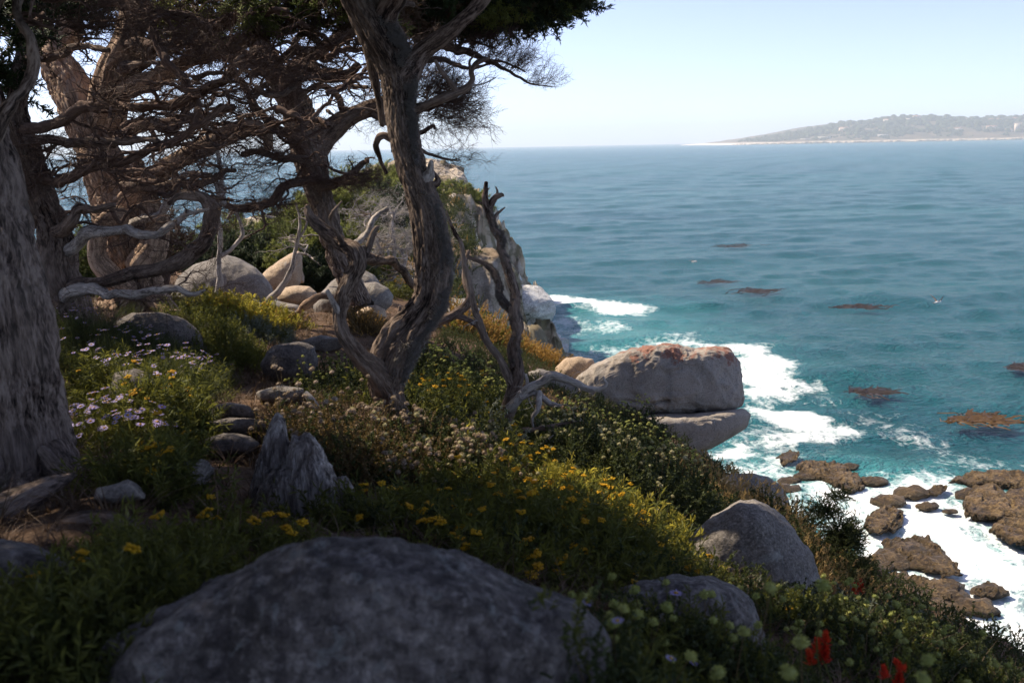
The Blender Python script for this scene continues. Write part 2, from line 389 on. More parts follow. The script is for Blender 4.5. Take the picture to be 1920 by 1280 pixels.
FOAM = [  # (polygon in photo pixels, strength, soft metres)
 ([(1385,668),(1420,650),(1440,658),(1468,690),(1505,705),(1518,722),(1505,738),(1450,733),(1400,722),(1378,700)], 1.12, 1.6),
 ([(1255,627),(1300,622),(1322,640),(1420,650),(1440,662),(1330,655),(1280,650)], .75, 1.0),
 ([(1005,550),(1060,552),(1110,556),(1150,563),(1230,570),(1190,582),(1130,580),(1075,567),(1010,560)], .98, 1.2),
 ([(1040,588),(1090,592),(1105,612),(1075,618),(1050,608)], .7, 1.5),
 ([(1130,598),(1180,602),(1185,612),(1140,616)], .6, 1.5),
 ([(1060,655),(1120,648),(1250,632),(1290,630),(1270,650),(1150,660)], .52, 1.5),
 ([(1400,745),(1480,752),(1545,765),(1562,785),(1555,808),(1500,825),(1460,835),(1440,825),(1475,790),(1420,765)], .98, 1.2),
 ([(1390,735),(1450,745),(1480,770),(1500,830),(1560,850),(1470,850),(1400,830)], .42, 2),
 ([(1560,752),(1650,765),(1740,790),(1800,830),(1920,870),(1880,890),(1760,850),(1690,800),(1600,780)], .42, 1.5),
 ([(1330,840),(1400,815),(1412,838),(1360,862),(1320,858)], .95, .8),
 ([(1440,850),(1490,845),(1500,870),(1450,890),(1430,875)], .75, .7),
 ([(1330,860),(1460,865),(1640,890),(1760,880),(1800,905),(1920,915),(1960,1500),(1500,1500),(1400,1000)], .52, .8),
 ([(1470,895),(1560,890),(1640,900),(1740,885),(1800,910),(1920,980),(2000,1200),(1960,1400),(1850,1320),(1700,1250),(1640,1150),(1600,1080),(1520,980)], .74, .8),
 ([(1640,920),(1790,895),(1810,960),(1860,1030),(1920,1060),(1940,1100),(1820,1080),(1700,1010),(1640,960)], .88, .6),
 ([(1590,1020),(1680,1000),(1660,1080),(1680,1130),(1620,1100)], .85, .4),
]
foam = np.zeros(len(V)); near = RS < 220
pn_ = p2[near]; fb = fbm(np.stack([pn_[:, 0], pn_[:, 1], pn_[:, 0]*0], 1)*.35, 4, 71)*1.6; fm = np.zeros(len(pn_))
for poly, st, sf in FOAM:
    sd = poly_sd(pn_, S2(poly))+fb*sf*.6
    fm = np.maximum(fm, st*np.clip(.5-sd/(2*sf), 0, 1))
# foam clings to the cliff foot
foam[near] = fm
turq = np.zeros(len(V)); tq = np.zeros(len(pn_))
for poly, st, sf in [([(990,550),(1240,570),(1330,640),(1400,660),(1400,760),(1250,760),(1050,680)], .9, 6),
                     ([(1330,800),(1420,850),(1650,860),(1920,920),(2000,1300),(1500,1400),(1330,900)], 1.0, 3),
                     ([(1560,840),(1920,880),(1920,920),(1600,900)], .5, 4)]:
    sd = poly_sd(pn_, S2(poly))+fb*1.5; tq = np.maximum(tq, st*np.clip(.5-sd/(2*sf), 0, 1))
turq[near] = tq
V[:, 2] += foam*.05
idx = np.arange(nr*na).reshape(nr, na)
F = np.stack([idx[:-1, :-1], idx[1:, :-1], idx[1:, 1:], idx[:-1, 1:]], -1).reshape(-1, 4)
def sea_mat():
    t = NT('sea_water'); ge = t.n('NewGeometry'); pos = ge.outputs['Position']
    foam = t.attr('foam', 'fac'); turq = t.attr('turq', 'fac')
    big = t.noise(t.mapping(pos, (.01, .03, 1)), 1, 3, .5)
    deep = t.ramp(big, [(.35, (.007, .1, .125)), (.65, (.01, .125, .14))])
    zz = t.n('SeparateXYZ', _0=pos).outputs[2]
    deep = t.mix(t.g(zz, .05, .45), deep, (.012, .15, .15))
    col = t.mix(turq, deep, (.06, .33, .34))
    wp = t.n('VectorMath', {'operation': 'ADD'}, _0=pos, _1=t.n('VectorMath', {'operation': 'SCALE'}, _0=t.noise(pos, .7, 4, .6).outputs[1], Scale=1.6).outputs[0]).outputs[0]
    v1 = t.n('TexVoronoi', {'feature': 'DISTANCE_TO_EDGE'}, Vector=t.mapping(wp, (1, .8, .2)), Scale=1.1)
    v2 = t.n('TexVoronoi', {'feature': 'DISTANCE_TO_EDGE'}, Vector=t.mapping(wp, (1, .8, .2)), Scale=3.3)
    lace = t.math('ADD', t.math('MULTIPLY', t.g(v1, .22, 0), .45), t.math('MULTIPLY', t.g(v2, .25, 0), .3))
    nz = t.noise(t.n('Mapping', Vector=pos, Rotation=(0, 0, .9), Scale=(1.7, .5, 1)), 1, 7, .7, .8)
    f = t.math('ADD', t.math('ADD', foam, t.math('MULTIPLY', lace, .55)), t.math('MULTIPLY', nz, 1.1))
    gate = t.g(foam, .02, .25)
    f = t.math('MULTIPLY', t.g(f, 1.0, 1.68), gate, clamp=True)
    # small whitecaps out at sea
    wc = t.noise(t.mapping(pos, (.1, .33, 1)), 1, 6, .75); f = t.math('MAXIMUM', f, t.g(wc, .80, .84))
    col2 = t.mix(f, col, (.86, .87, .86))
    n1 = t.noise(t.mapping(pos, (.75, 1.15, 1)), 1, 7, .66, .3); n2 = t.noise(t.mapping(pos, (3.2, 4.6, 1)), 1, 4, .6)
    n0 = t.noise(t.mapping(pos, (.06, .16, 1)), 1, 5, .6)
    h = t.math('ADD', t.math('ADD', t.math('MULTIPLY', n1, 1.0), t.math('MULTIPLY', n2, .75)), t.math('MULTIPLY', n0, .6))
    b = t.bump(h, t.n('MapRange', From_Min=0., From_Max=1., To_Min=.95, To_Max=.18, Value=f), 1.0)
    p = t.principled(col2, t.mix(f, (.22,)*3, (.8,)*3), b, .32)
    p.inputs['IOR'].default_value = 1.33
    return t.done(p)
sea = link('sea', mesh('sea', V, [F], sea_mat(), {'foam': foam, 'turq': turq})); sea['kind'] = 'structure'

# ------------------------------------------------------------------ builders
_ico = {}
def ico(s):
    if s not in _ico:
        import bmesh
        bm = bmesh.new(); bmesh.ops.create_icosphere(bm, subdivisions=s, radius=1)
        bm.verts.ensure_lookup_table()
        _ico[s] = (np.array([v.co[:] for v in bm.verts]), np.array([[v.index for v in f.verts] for f in bm.faces])); bm.free()
    return _ico[s]
def outline_r(poly, c, th, smooth=3):
    """radius of a star-shaped polygon about c for angles th"""
    p = np.array(poly, float)-c; T = np.linspace(-math.pi, math.pi, 361)[:-1]; R = np.zeros(360)
    for i in range(len(p)):
        a, b = p[i], p[(i+1) % len(p)]; e = b-a
        dx, dy = np.cos(T), np.sin(T); den = dx*e[1]-dy*e[0]
        with np.errstate(all='ignore'):
            t = (a[0]*e[1]-a[1]*e[0])/den; u = (a[0]*dy-a[1]*dx)/den
        ok = (t > 0) & (u >= -1e-6) & (u <= 1+1e-6) & np.isfinite(t); R = np.where(ok, np.maximum(R, t), R)
    k = np.ones(2*smooth+1)/(2*smooth+1); R = np.convolve(np.concatenate([R[-smooth:], R, R[:smooth]]), k, 'valid') if smooth else R
    return np.interp(th, np.append(T, math.pi), np.append(R, R[0]))
def rock_shape(poly, d, thick, sub=5, e=.75, amp=.035, freq=1.6, seed=0, stretch=None, tilt=0, smooth=3, ridge=0, facet=0, center=None):
    V, F = ico(sub); c = np.array(center if center is not None else np.mean(poly, axis=0), float)
    th = np.arctan2(-V[:, 2], V[:, 0]); s = np.sqrt(V[:, 0]**2+V[:, 2]**2); cph = V[:, 1]
    ro = outline_r(poly, c, th, smooth); a_ = np.linspace(0, 1.5, 60); ro = ro/np.max(np.cos(a_)**e/(1-min(.8, thick/d)*np.sin(a_)**e))
    ss = np.clip(s, 1e-6, 1)**e
    px = c[0]+np.cos(th)*ro*ss; py = c[1]+np.sin(th)*ro*ss
    W = P(px, py, np.full(len(px), float(d)))
    dep = thick*np.sign(cph)*np.abs(cph)**e
    ctr = P(*c, float(d)); dirw = (ctr-CAM)/np.linalg.norm(ctr-CAM)
    W = W+dep[:, None]*dirw; n = W-ctr; size = np.mean(np.linalg.norm(n, axis=1)); nn = n/(np.linalg.norm(n, axis=1)[:, None]+1e-9)
    q = W/size*freq
    if stretch is not None: q = q*np.array(stretch)
    disp = fbm(q, 6, seed, .55)*amp*size
    if ridge: disp += fbm(q*1.3, 4, seed+9, .55, ridge=True)*ridge*size
    if facet: # chop with random planes
        pr = np.random.default_rng(seed+100)
        for _ in range(facet):
            f = pr.normal(size=3); f /= np.linalg.norm(f); k = pr.uniform(.62, .85)*np.percentile(n@f, 98)
            ex = np.maximum(n@f-k, 0); n = n-ex[:, None]*f*.85
        W = ctr+n
    return W+nn*disp[:, None], F
def rock(name, poly, d, thick, mat, label, cat='boulder', group=None, **kw):
    V, F = rock_shape(poly, d, thick, **kw); o0 = V.mean(0)
    return tag(link(name, mesh(name, V-o0, [F], mat), loc=o0), label, cat, group)

def smooth_path(pts, n):
    pts = np.array(pts, float); m = len(pts)
    if m == 2: t = np.linspace(0, 1, n)[:, None]; return pts[0]*(1-t)+pts[1]*t
    ext = np.vstack([2*pts[0]-pts[1], pts, 2*pts[-1]-pts[-2]])
    t = np.linspace(0, m-1-1e-6, n); i = t.astype(int); f = (t-i)[:, None]
    p0, p1, p2_, p3 = ext[i], ext[i+1], ext[i+2], ext[i+3]
    r = .5*((2*p1)+(-p0+p2_)*f+(2*p0-5*p1+4*p2_-p3)*f*f+(-p0+3*p1-3*p2_+p3)*f**3)
    if pts.shape[1] > 3: r[:, 3] = np.maximum(r[:, 3], .2*np.min(pts[:, 3]))
    return r
def tube(path, rad, seg=8, bark=0, seed=0, cap=True, bscale=1.0, fur=0):
    """tube with parallel-transport frames; bark = relief depth relative to radius"""
    path = np.asarray(path, float); n = len(path); rad = np.asarray(rad, float)
    T = np.gradient(path, axis=0); T /= np.linalg.norm(T, axis=1)[:, None]+1e-9
    N = np.zeros_like(T); v = np.array([0, 0, 1.0]) if abs(T[0, 2]) < .8 else np.array([1.0, 0, 0])
    v = v-T[0]*(v@T[0]); N[0] = v/np.linalg.norm(v)
    for i in range(1, n):
        v = N[i-1]-T[i]*(N[i-1]@T[i]); N[i] = v/(np.linalg.norm(v)+1e-9)
    B = np.cross(T, N); L = np.concatenate([[0], np.cumsum(np.linalg.norm(np.diff(path, axis=0), axis=1))])
    th = np.linspace(0, 2*math.pi, seg, endpoint=False)
    R = np.repeat(rad[:, None], seg, 1); off = seed*3.7
    bc = np.stack([np.cos(th)[None, :]*rad[:, None]+off, np.sin(th)[None, :]*rad[:, None]+off, np.repeat(L[:, None], seg, 1)], -1)
    if bark:
        q = bc.reshape(-1, 3)*np.array([1, 1, .12])
        a = fbm(q*(14*bscale), 4, seed, .6, ridge=True).reshape(n, seg)*bark*.55
        b = pn(bc.reshape(-1, 3)*np.array([1, 1, .35])*4*bscale, seed+3).reshape(n, seg)*bark*1.1
        fl = pn(np.stack([np.tile(np.cos(th)*1.4, n), np.tile(np.sin(th)*1.4, n), np.repeat(L, seg)*.5], 1), seed+6).reshape(n, seg)*bark*1.3
        R = R*(1+a+b+fl)
        if fur:
            c_ = bc.reshape(-1, 3); w = pn(c_*np.array([5, 5, 1.6]), seed+1)[:, None]*np.array([.05, .05, .0]); q = (c_+w)*np.array([1, 1, .26])*(22*bscale)
            h1 = np.minimum(np.abs(pn(q, seed+2))*2.6, 1)**.8; h2 = np.minimum(np.abs(pn(q*2.3, seed+4))*2.4, 1)
            R = R+fur*((h1*.75+h2*.35-.6).reshape(n, seg))
    V = path[:, None, :]+R[..., None]*(np.cos(th)[None, :, None]*N[:, None, :]+np.sin(th)[None, :, None]*B[:, None, :])
    i = np.arange(n*seg).reshape(n, seg); j = np.roll(i, -1, 1)
    F4 = np.stack([i[:-1], j[:-1], j[1:], i[1:]], -1).reshape(-1, 4)
    V = V.reshape(-1, 3); bc = bc.reshape(-1, 3); F3 = []
    if cap:
        V = np.vstack([V, path[-1]+T[-1]*rad[-1]*.8]); bc = np.vstack([bc, bc[-1]]); k = n*seg
        F3 = np.stack([i[-1], j[-1], np.full(seg, k)], -1)
    return V, F3, F4, bc
def limb_path(pts, gnarl=.25, seed=0, step=None, nmax=260):
    """pts: (px,py,d,half-width px)"""
    w = np.array([[*P(a, b, d), rp*d/FPX] for a, b, d, rp in pts])
    L = np.linalg.norm(np.diff(w[:, :3], axis=0), axis=1).sum(); rm = w[:, 3].mean()
    n = int(np.clip(L/(step or max(rm*.35, .012)), 12, nmax)); s = smooth_path(w, n)
    l = np.linspace(0, L, n); f = 1/(rm*9+.03)
    k = np.stack([l*f, l*0+seed*1.7, l*0], 1)
    off = np.stack([pn(k, seed), pn(k, seed+50), pn(k, seed+90)], 1)*gnarl*rm*2.0
    k2 = k*np.array([3.1, 1, 1]); off += np.stack([pn(k2, seed+7), pn(k2, seed+57), pn(k2, seed+97)], 1)*gnarl*rm*.8
    off[0] *= .2
    rr = s[:, 3]*(1+.22*pn(k*2.3, seed+20)*min(1, gnarl*3))
    return s[:, :3]+off, rr

def ground_d(px, py, lo=1.5, hi=60):
    d = np.linspace(lo, hi, 1200); q = P(np.full(1200, px), np.full(1200, py), d); z = H(q[:, 0], q[:, 1]); k = np.argmax(q[:, 2] < z); return float(d[k]) if (q[:, 2] < z).any() else hi
def unit(v): return v/(np.linalg.norm(v)+1e-9)
def grow(start, dr, length, r0, level, acc, tips, rg, gn=.35, flat=.0, up=0.0, seg=6):
    st = max(length/14, .03); n = max(5, int(length/st)); p = np.array(start, float); d = unit(np.array(dr, float))
    pts = [p.copy()]; ds = [d]; curl = rg.normal(size=3)*.25
    for i in range(n):
        if rg.random() < .4: curl = rg.normal(size=3)*.3
        d = d+rg.normal(size=3)*gn+curl*gn; d[2] = d[2]*(1-flat)+up*.1; d = unit(d); p = p+d*st; pts.append(p.copy()); ds.append(d)
    pts = np.array(pts) if level == 0 else smooth_path(np.array(pts), n*2); rad = r0*np.linspace(1, .28, len(pts))*(1+.12*rg.normal(size=len(pts)))
    V, F3, F4, bc = tube(pts, rad, seg, .12 if level > 1 else 0, int(rg.integers(1000)))
    acc.add(V, F3, F4, bark=bc)
    if level > 0:
        m = int(length/st*.42)+1
        for _ in range(m):
            k = int(rg.uniform(.2, 1)*(n)); q = unit(ds[min(k, n)]*.7+rg.normal(size=3)*.8)
            kk = min(k*2, len(pts)-1)
            grow(pts[kk], q, length*rg.uniform(.35, .6)*(1-.3*k/n), rad[kk]*.62, level-1, acc, tips, rg, gn, flat, up, max(3, seg-1))
    if level <= 1:
        for k in range(n//3, n+1, 3): tips.append((pts[min(k*len(pts)//(n+1), len(pts)-1)], ds[min(k, n)]))
    tips.append((pts[-1], ds[-1]))

# scatter of shared small shapes over one mesh of points (leaves, twigs: stuff)
def scatter_group():
    g = bpy.data.node_groups.new('scatter', 'GeometryNodeTree')
    g.interface.new_socket('Geometry', in_out='INPUT', socket_type='NodeSocketGeometry')
    g.interface.new_socket('Kinds', in_out='INPUT', socket_type='NodeSocketCollection')
    g.interface.new_socket('Geometry', in_out='OUTPUT', socket_type='NodeSocketGeometry')
    N = g.nodes.new; L = g.links.new
    gi = N('NodeGroupInput'); go = N('NodeGroupOutput'); iop = N('GeometryNodeInstanceOnPoints'); ci = N('GeometryNodeCollectionInfo')
    ci.inputs['Separate Children'].default_value = True; ci.inputs['Reset Children'].default_value = True
    def na(name, typ):
        a = N('GeometryNodeInputNamedAttribute'); a.data_type = typ; a.inputs['Name'].default_value = name; return a.outputs['Attribute']
    e2r = N('FunctionNodeEulerToRotation')
    L(gi.outputs[0], iop.inputs['Points']); L(gi.outputs[1], ci.inputs['Collection']); L(ci.outputs[0], iop.inputs['Instance'])
    iop.inputs['Pick Instance'].default_value = True
    L(na('pick', 'INT'), iop.inputs['Instance Index']); L(na('rot', 'FLOAT_VECTOR'), e2r.inputs[0]); L(e2r.outputs[0], iop.inputs['Rotation'])
    L(na('scl', 'FLOAT'), iop.inputs['Scale']); L(iop.outputs[0], go.inputs[0])
    return g
SCATTER = scatter_group()
_kinds = {}
def kinds(key, meshes):
    if key not in _kinds:
        c = bpy.data.collections.new('shapes_'+key)
        for i, me in enumerate(meshes): c.objects.link(bpy.data.objects.new('%s_shape_%02d' % (key, i), me))
        _kinds[key] = (c, len(meshes))
    return _kinds[key]
def euler_from_dir(D, spin):
    """euler taking +Z to D with a spin about it (vectorised)"""
    D = D/(np.linalg.norm(D, axis=1)[:, None]+1e-9)
    b = np.arccos(np.clip(D[:, 2], -1, 1)); a = np.arctan2(D[:, 1], D[:, 0])
    # R = Rz(a) Ry(b) Rz(spin) -> XYZ euler
    ca, sa, cb, sb, cs, sn = np.cos(a), np.sin(a), np.cos(b), np.sin(b), np.cos(spin), np.sin(spin)
    r00 = ca*cb*cs-sa*sn; r10 = sa*cb*cs+ca*sn; r20 = -sb*cs; r21 = sb*sn; r22 = cb
    return np.stack([np.arctan2(r21, r22), np.arcsin(np.clip(-r20, -1, 1)), np.arctan2(r10, r00)], 1)
def scatter(name, key, pts, dirs, scl, root=None, rg=None, spin=None):
    rg = rg or rng; c, n = _kinds[key]; pts = np.asarray(pts, np.float32)
    me = bpy.data.meshes.new(name); me.vertices.add(len(pts)); me.vertices.foreach_set('co', pts.ravel())
    rot = euler_from_dir(np.asarray(dirs, float), rg.uniform(0, 6.28, len(pts)) if spin is None else spin).astype(np.float32)
    me.attributes.new('rot', 'FLOAT_VECTOR', 'POINT').data.foreach_set('vector', rot.ravel())
    me.attributes.new('scl', 'FLOAT', 'POINT').data.foreach_set('value', np.asarray(scl*np.ones(len(pts)), np.float32))
    me.attributes.new('pick', 'INT', 'POINT').data.foreach_set('value', rg.integers(0, n, len(pts)).astype(np.int32))
    o = bpy.data.objects.new(name, me); COL.objects.link(o)
    if root is not None: o.parent = root; o.location = -root.location
    md = o.modifiers.new('scatter', 'NODES'); md.node_group = SCATTER
    md[[i.identifier for i in SCATTER.interface.items_tree if i.name == 'Kinds'][0]] = c
    o['kind'] = 'stuff'
    return o

# ------------------------------------------------------------------ small shared shapes
def cone_tri(acc, a, b, r0, r1=0.0, mi=0):
    a = np.array(a, float); b = np.array(b, float); t = unit(b-a); u = unit(np.cross(t, [.3, .5, .81])); v = np.cross(t, u)
    th = np.array([0, 2.09, 4.19]); ring = np.cos(th)[:, None]*u+np.sin(th)[:, None]*v
    V = np.vstack([a+ring*r0, b+ring*r1]) if r1 > 0 else np.vstack([a+ring*r0, b])
    if r1 > 0: acc.add(V, None, [[0, 1, 4, 3], [1, 2, 5, 4], [2, 0, 3, 5]], mi)
    else: acc.add(V, [[0, 1, 3], [1, 2, 3], [2, 0, 3]], None, mi)
def leafq(acc, base, dr, l, w, side=None, mi=0, cup=.15):
    dr = unit(np.array(dr, float)); s = unit(np.cross(dr, side if side is not None else np.random.default_rng(int(abs(base[0]*9e5+base[2]*7e5)) % 99991).normal(size=3))); nrm = np.cross(dr, s)
    b = np.array(base, float)
    V = np.array([b, b+dr*l*.5+s*w/2+nrm*l*cup, b+dr*l, b+dr*l*.5-s*w/2+nrm*l*cup])
    acc.add(V, [[0, 1, 2], [0, 2, 3]], None, mi)
def ball(acc, c, r, s=1, mi=0, bump=0, sc=(1, 1, 1), rg=None):
    V, F = ico(s); k = r*(1+bump*(rg.normal(size=(len(V), 1)) if rg is not None else 0)); acc.add(V*k*np.array(sc)+np.array(c), F, None, mi)

def proto_twig(seed, mat, L=.5, fan=True):
    rg = np.random.default_rng(seed); a = Acc()
    def br(p, d, l, r, lv):
        n = 4; q = np.array(p); pts = [q]
        for i in range(n):
            d = unit(d+rg.normal(size=3)*.22+np.array([0, 0, .06])); q2 = q+d*l/n
            cone_tri(a, q, q2, r*(1-.18*i), r*(1-.18*(i+1))); q = q2; pts.append(q)
            if lv > 0:
                for _ in range(2):
                    if rg.random() < .85:
                        e = unit(d+rg.normal(size=3)*np.array([.9, .9 if not fan else .5, .6])); br(q, e, l*rg.uniform(.35, .6), r*.6, lv-1)
    br(np.zeros(3), np.array([0, 0, 1.0]), L, .006, 2)
    return a.mesh('twig', mat, False)
def proto_spray(seed, mat, L=.32):
    """cypress spray: twig thick with scale-leaf cords"""
    rg = np.random.default_rng(seed); a = Acc(); q = np.zeros(3); d = np.array([0, 0, 1.0]); n = 7
    for i in range(n):
        d = unit(d+rg.normal(size=3)*.16); q2 = q+d*L/n; cone_tri(a, q, q2, .006, .004, 1); q = q2
        for _ in range(6):
            e = unit(d*.7+rg.normal(size=3)*np.array([.9, .55, .9])); l = L*rg.uniform(.16, .34); t = q+e*l
            cone_tri(a, q, t, .0075, 0, 0)
            for _ in range(2):
                s = q+e*l*rg.uniform(.2, .8); cone_tri(a, s, s+unit(e+rg.normal(size=3)*.7)*l*.55, .0068, 0, 0)
    return a.mesh('cypress_spray', None, False, [mat, M_TWIG])
def proto_herb(seed, mat, L=.26, nl=34, lw=.0045, ll=.045, curve=.12):
    rg = np.random.default_rng(seed); a = Acc(); q = np.zeros(3); d = np.array([0, 0, 1.0]); n = 7
    for i in range(n):
        d = unit(d+rg.normal(size=3)*curve); q2 = q+d*L/n; cone_tri(a, q, q2, .0022, .0018, 0); q = q2
        for _ in range(nl//n+1):
            e = unit(d*rg.uniform(.3, .9)+rg.normal(size=3)*.7); leafq(a, q-d*rg.uniform(0, L/n), e, ll*rg.uniform(.6, 1.2), lw*rg.uniform(.7, 1.4), rg.normal(size=3))
    return a.mesh('herb_sprig', mat, False)
def proto_grass(seed, mat, L=.3, nb=22, w=.004, spread=.45, heads=False):
    rg = np.random.default_rng(seed); a = Acc()
    for _ in range(nb):
        an = rg.uniform(0, 6.28); out = np.array([math.cos(an), math.sin(an), 0]); s = np.cross(out, [0, 0, 1]); l = L*rg.uniform(.5, 1.1); b = out*rg.uniform(0, .03)
        sp = spread*rg.uniform(.2, 1.2); pts = [b+out*l*sp*t*t+np.array([0, 0, l*t*(1-.25*sp*t)]) for t in (0, .35, .7, 1)]
        V = []; 
        for i, p in enumerate(pts): ww = w*(1-.9*i/3); V += [p-s*ww/2, p+s*ww/2]
        a.add(np.array(V), None, [[0, 1, 3, 2], [2, 3, 5, 4], [4, 5, 7, 6]])
        if heads and rg.random() < .35:
            for k in range(12): leafq(a, pts[3]-np.array([0, 0, .05*k/12]), unit(np.array([0, 0, .8])+rg.normal(size=3)*.35), .028, .004, rg.normal(size=3))
    return a.mesh('grass_tuft', mat, False)
def proto_umbel(seed, stem=.09, mat=None, r=.023):
    rg = np.random.default_rng(seed); a = Acc(); cone_tri(a, (0, 0, -stem), (0, 0, 0), .002, .0018, 1)
    for k in range(13):
        an = k*2.4; rr = r*math.sqrt(k/13); c = np.array([math.cos(an)*rr, math.sin(an)*rr, .008+rg.normal()*.004-rr*.35]); cone_tri(a, (0, 0, -.02), c, .0012, .001, 1)
        ball(a, c, .0078, 1, 0, .12, (1, 1, .75), rg)
        for j in range(5):
            t = j*1.257+rg.random(); leafq(a, c, (math.cos(t), math.sin(t), .15), .0115, .006, (0, 0, 1), 0)
    return a.mesh('flower_head', None, True, [mat or M_YEL, M_HERB])
def proto_pom(seed, mat, stem=.12, r=.016):
    rg = np.random.default_rng(seed); a = Acc(); cone_tri(a, (0, 0, -stem), (0, 0, 0), .0018, .0014, 1)
    ball(a, (0, 0, 0), r*.8, 2, 0, .08, (1, 1, .8), rg)
    for k in range(46):
        v = unit(rg.normal(size=3)); v[2] = abs(v[2])*1.0-.25; v = unit(v); leafq(a, v*r*.62, v, r*.55, r*.3, rg.normal(size=3))
    return a.mesh('seed_head', None, True, [mat, M_BROWN])
def proto_daisy(seed, stem=.14, r=.021):
    rg = np.random.default_rng(seed); a = Acc(); cone_tri(a, (.01, 0, -stem), (0, 0, -.002), .0016, .0014, 2)
    ball(a, (0, 0, .001), r*.34, 1, 1, .03, (1, 1, .5), rg)
    for k in range(26):
        t = k*6.283/26+rg.normal()*.05; leafq(a, (math.cos(t)*r*.28, math.sin(t)*r*.28, 0), (math.cos(t), math.sin(t), rg.uniform(-.1, .25)), r*.78, r*.2, (0, 0, 1), 0, .04)
    return a.mesh('daisy', None, False, [M_LAV, M_YEL, M_HERB])
def proto_brush(seed, s=1.0):
    rg = np.random.default_rng(seed); a = Acc(); cone_tri(a, (0, 0, -.2), (0, 0, .05), .0025, .002, 1)
    for k in range(56):
        z = -.02+.06*k/56; t = k*2.4; ll = .034*(1.15-.6*k/56)*rg.uniform(.7, 1.2); e = np.array([math.cos(t), math.sin(t), .45+1.5*k/56])+rg.normal(size=3)*.2; leafq(a, (0, 0, z), e, ll, .013, (0, 0, 1), 0)
    for k in range(30):
        z = -.19+.17*k/30; t = k*2.1; leafq(a, (0, 0, z), (math.cos(t), math.sin(t), .7), .03, .004, (0, 0, 1), 1)
    return a.mesh('red_spike', None, False, [M_RED, M_HERBD])
def proto_hair(seed, mat, n=40, L=.05):
    rg = np.random.default_rng(seed); a = Acc()
    for _ in range(n):
        v = unit(rg.normal(size=3)+np.array([0, 0, .8])); p = rg.normal(size=3)*.008; q = p+v*L*.5; cone_tri(a, p, q, .0016, .0012); cone_tri(a, q, q+unit(v+rg.normal(size=3)*.6)*L*.5, .0012)
    return a.mesh('lichen_tuft', mat, False)

kinds('twig', [proto_twig(s, M_TWIG) for s in (1, 2, 3, 4)])
kinds('twiggrey', [proto_twig(s, M_TWIGD) for s in (5, 6, 7)])
kinds('twigpale', [proto_twig(s, M_TWIGP, .45, False) for s in (8, 9, 10)])
kinds('spray', [proto_spray(s, M_CYP) for s in (11, 12, 13)])
kinds('sprayfar', [proto_spray(s, M_CYPF) for s in (14, 15)])
kinds('spraysun', [proto_spray(s, M_CYPS) for s in (18, 19)])
kinds('spraybrown', [proto_spray(s, M_CYPB) for s in (16, 17)])
kinds('herb', [proto_herb(s, M_HERB) for s in (21, 22, 23)])
kinds('shrub', [proto_herb(s, M_HERBD, .2, 46, .011, .02, .2) for s in (24, 25, 26)])
kinds('shrubgreen', [proto_herb(s, M_HERB, .2, 46, .011, .02, .2) for s in (27, 28)])
kinds('dry', [proto_herb(s, M_BROWN, .22, 36, .008, .018, .25) for s in (31, 32)])
kinds('orange', [proto_herb(s, M_ORNG, .22, 46, .012, .018, .25) for s in (33, 34)])
kinds('sage', [proto_herb(s, M_GREY, .2, 40, .007, .03, .2) for s in (35, 36)])
kinds('grass', [proto_grass(s, M_HERBD) for s in (41, 42)])
kinds('grassgreen', [proto_grass(s, M_HERB, .28, 18, .006, .6) for s in (43, 44)])
kinds('straw', [proto_grass(s, M_STRAW, .42, 22, .003, .6, True) for s in (45, 46)])
kinds('duff', [proto_grass(s, M_DUFF, .09, 14, .005, 1.6) for s in (47, 48)])
kinds('hair', [proto_hair(s, M_LICH) for s in (51, 52)])
kinds('pom', [proto_pom(s, M_POM) for s in (61, 62)])
kinds('pomdry', [proto_pom(s, M_POMD) for s in (63, 64)])
kinds('pomgreen', [proto_pom(s, M_POMG) for s in (65,)])
kinds('gold', [proto_herb(s, M_HERBSUN) for s in (81, 82)])
kinds('umbel', [proto_umbel(s) for s in (66, 67)])
kinds('daisy', [proto_daisy(s) for s in (68, 69)])
HEADS = {'umbel': [proto_umbel(71), proto_umbel(72)], 'pomgreen': [proto_pom(73, M_POMG), proto_pom(74, M_POMG)], 'pomdry': [proto_pom(75, M_POMD)], 'daisy': [proto_daisy(76), proto_daisy(77)], 'brush': [proto_brush(78), proto_brush(79)], 'pom': [proto_pom(80, M_POM)]}
# ------------------------------------------------------------------ rocks on land
FG = [(-60,1700),(60,1420),(130,1280),(170,1235),(250,1175),(330,1125),(420,1072),(500,1030),(560,1010),(610,1003),(690,1006),(760,1012),(820,1022),(850,1032),(890,1048),(930,1064),(1000,1090),(1060,1112),(1105,1135),(1135,1180),(1140,1260),(1160,1420),(1160,1700),(600,1800)]
rock('boulder', FG, 2.35, .6, M_GRANF, 'big dark speckled granite boulder filling the bottom middle foreground', sub=7, e=.62, amp=.045, freq=3.2, seed=3, smooth=2, center=(620,1330))
rock('boulder', [(1160,1105),(1200,1088),(1270,1080),(1330,1080),(1380,1100),(1410,1125),(1430,1170),(1440,1260),(1300,1300),(1140,1260),(1110,1170),(1130,1120)], 3.7, .4, M_GRANF, 'small low grey boulder between the big foreground boulder and the pointed one', sub=6, e=.7, amp=.05, freq=2, seed=5)
rock('boulder', [(1275,1060),(1290,1010),(1330,970),(1385,943),(1420,940),(1455,955),(1490,990),(1520,1040),(1545,1110),(1560,1190),(1540,1260),(1400,1300),(1280,1240),(1255,1140)], 6.0, .42, M_GRAN, 'rounded peaked grey boulder above the surf at the right of the slope', sub=6, e=.72, amp=.045, freq=2, seed=8)
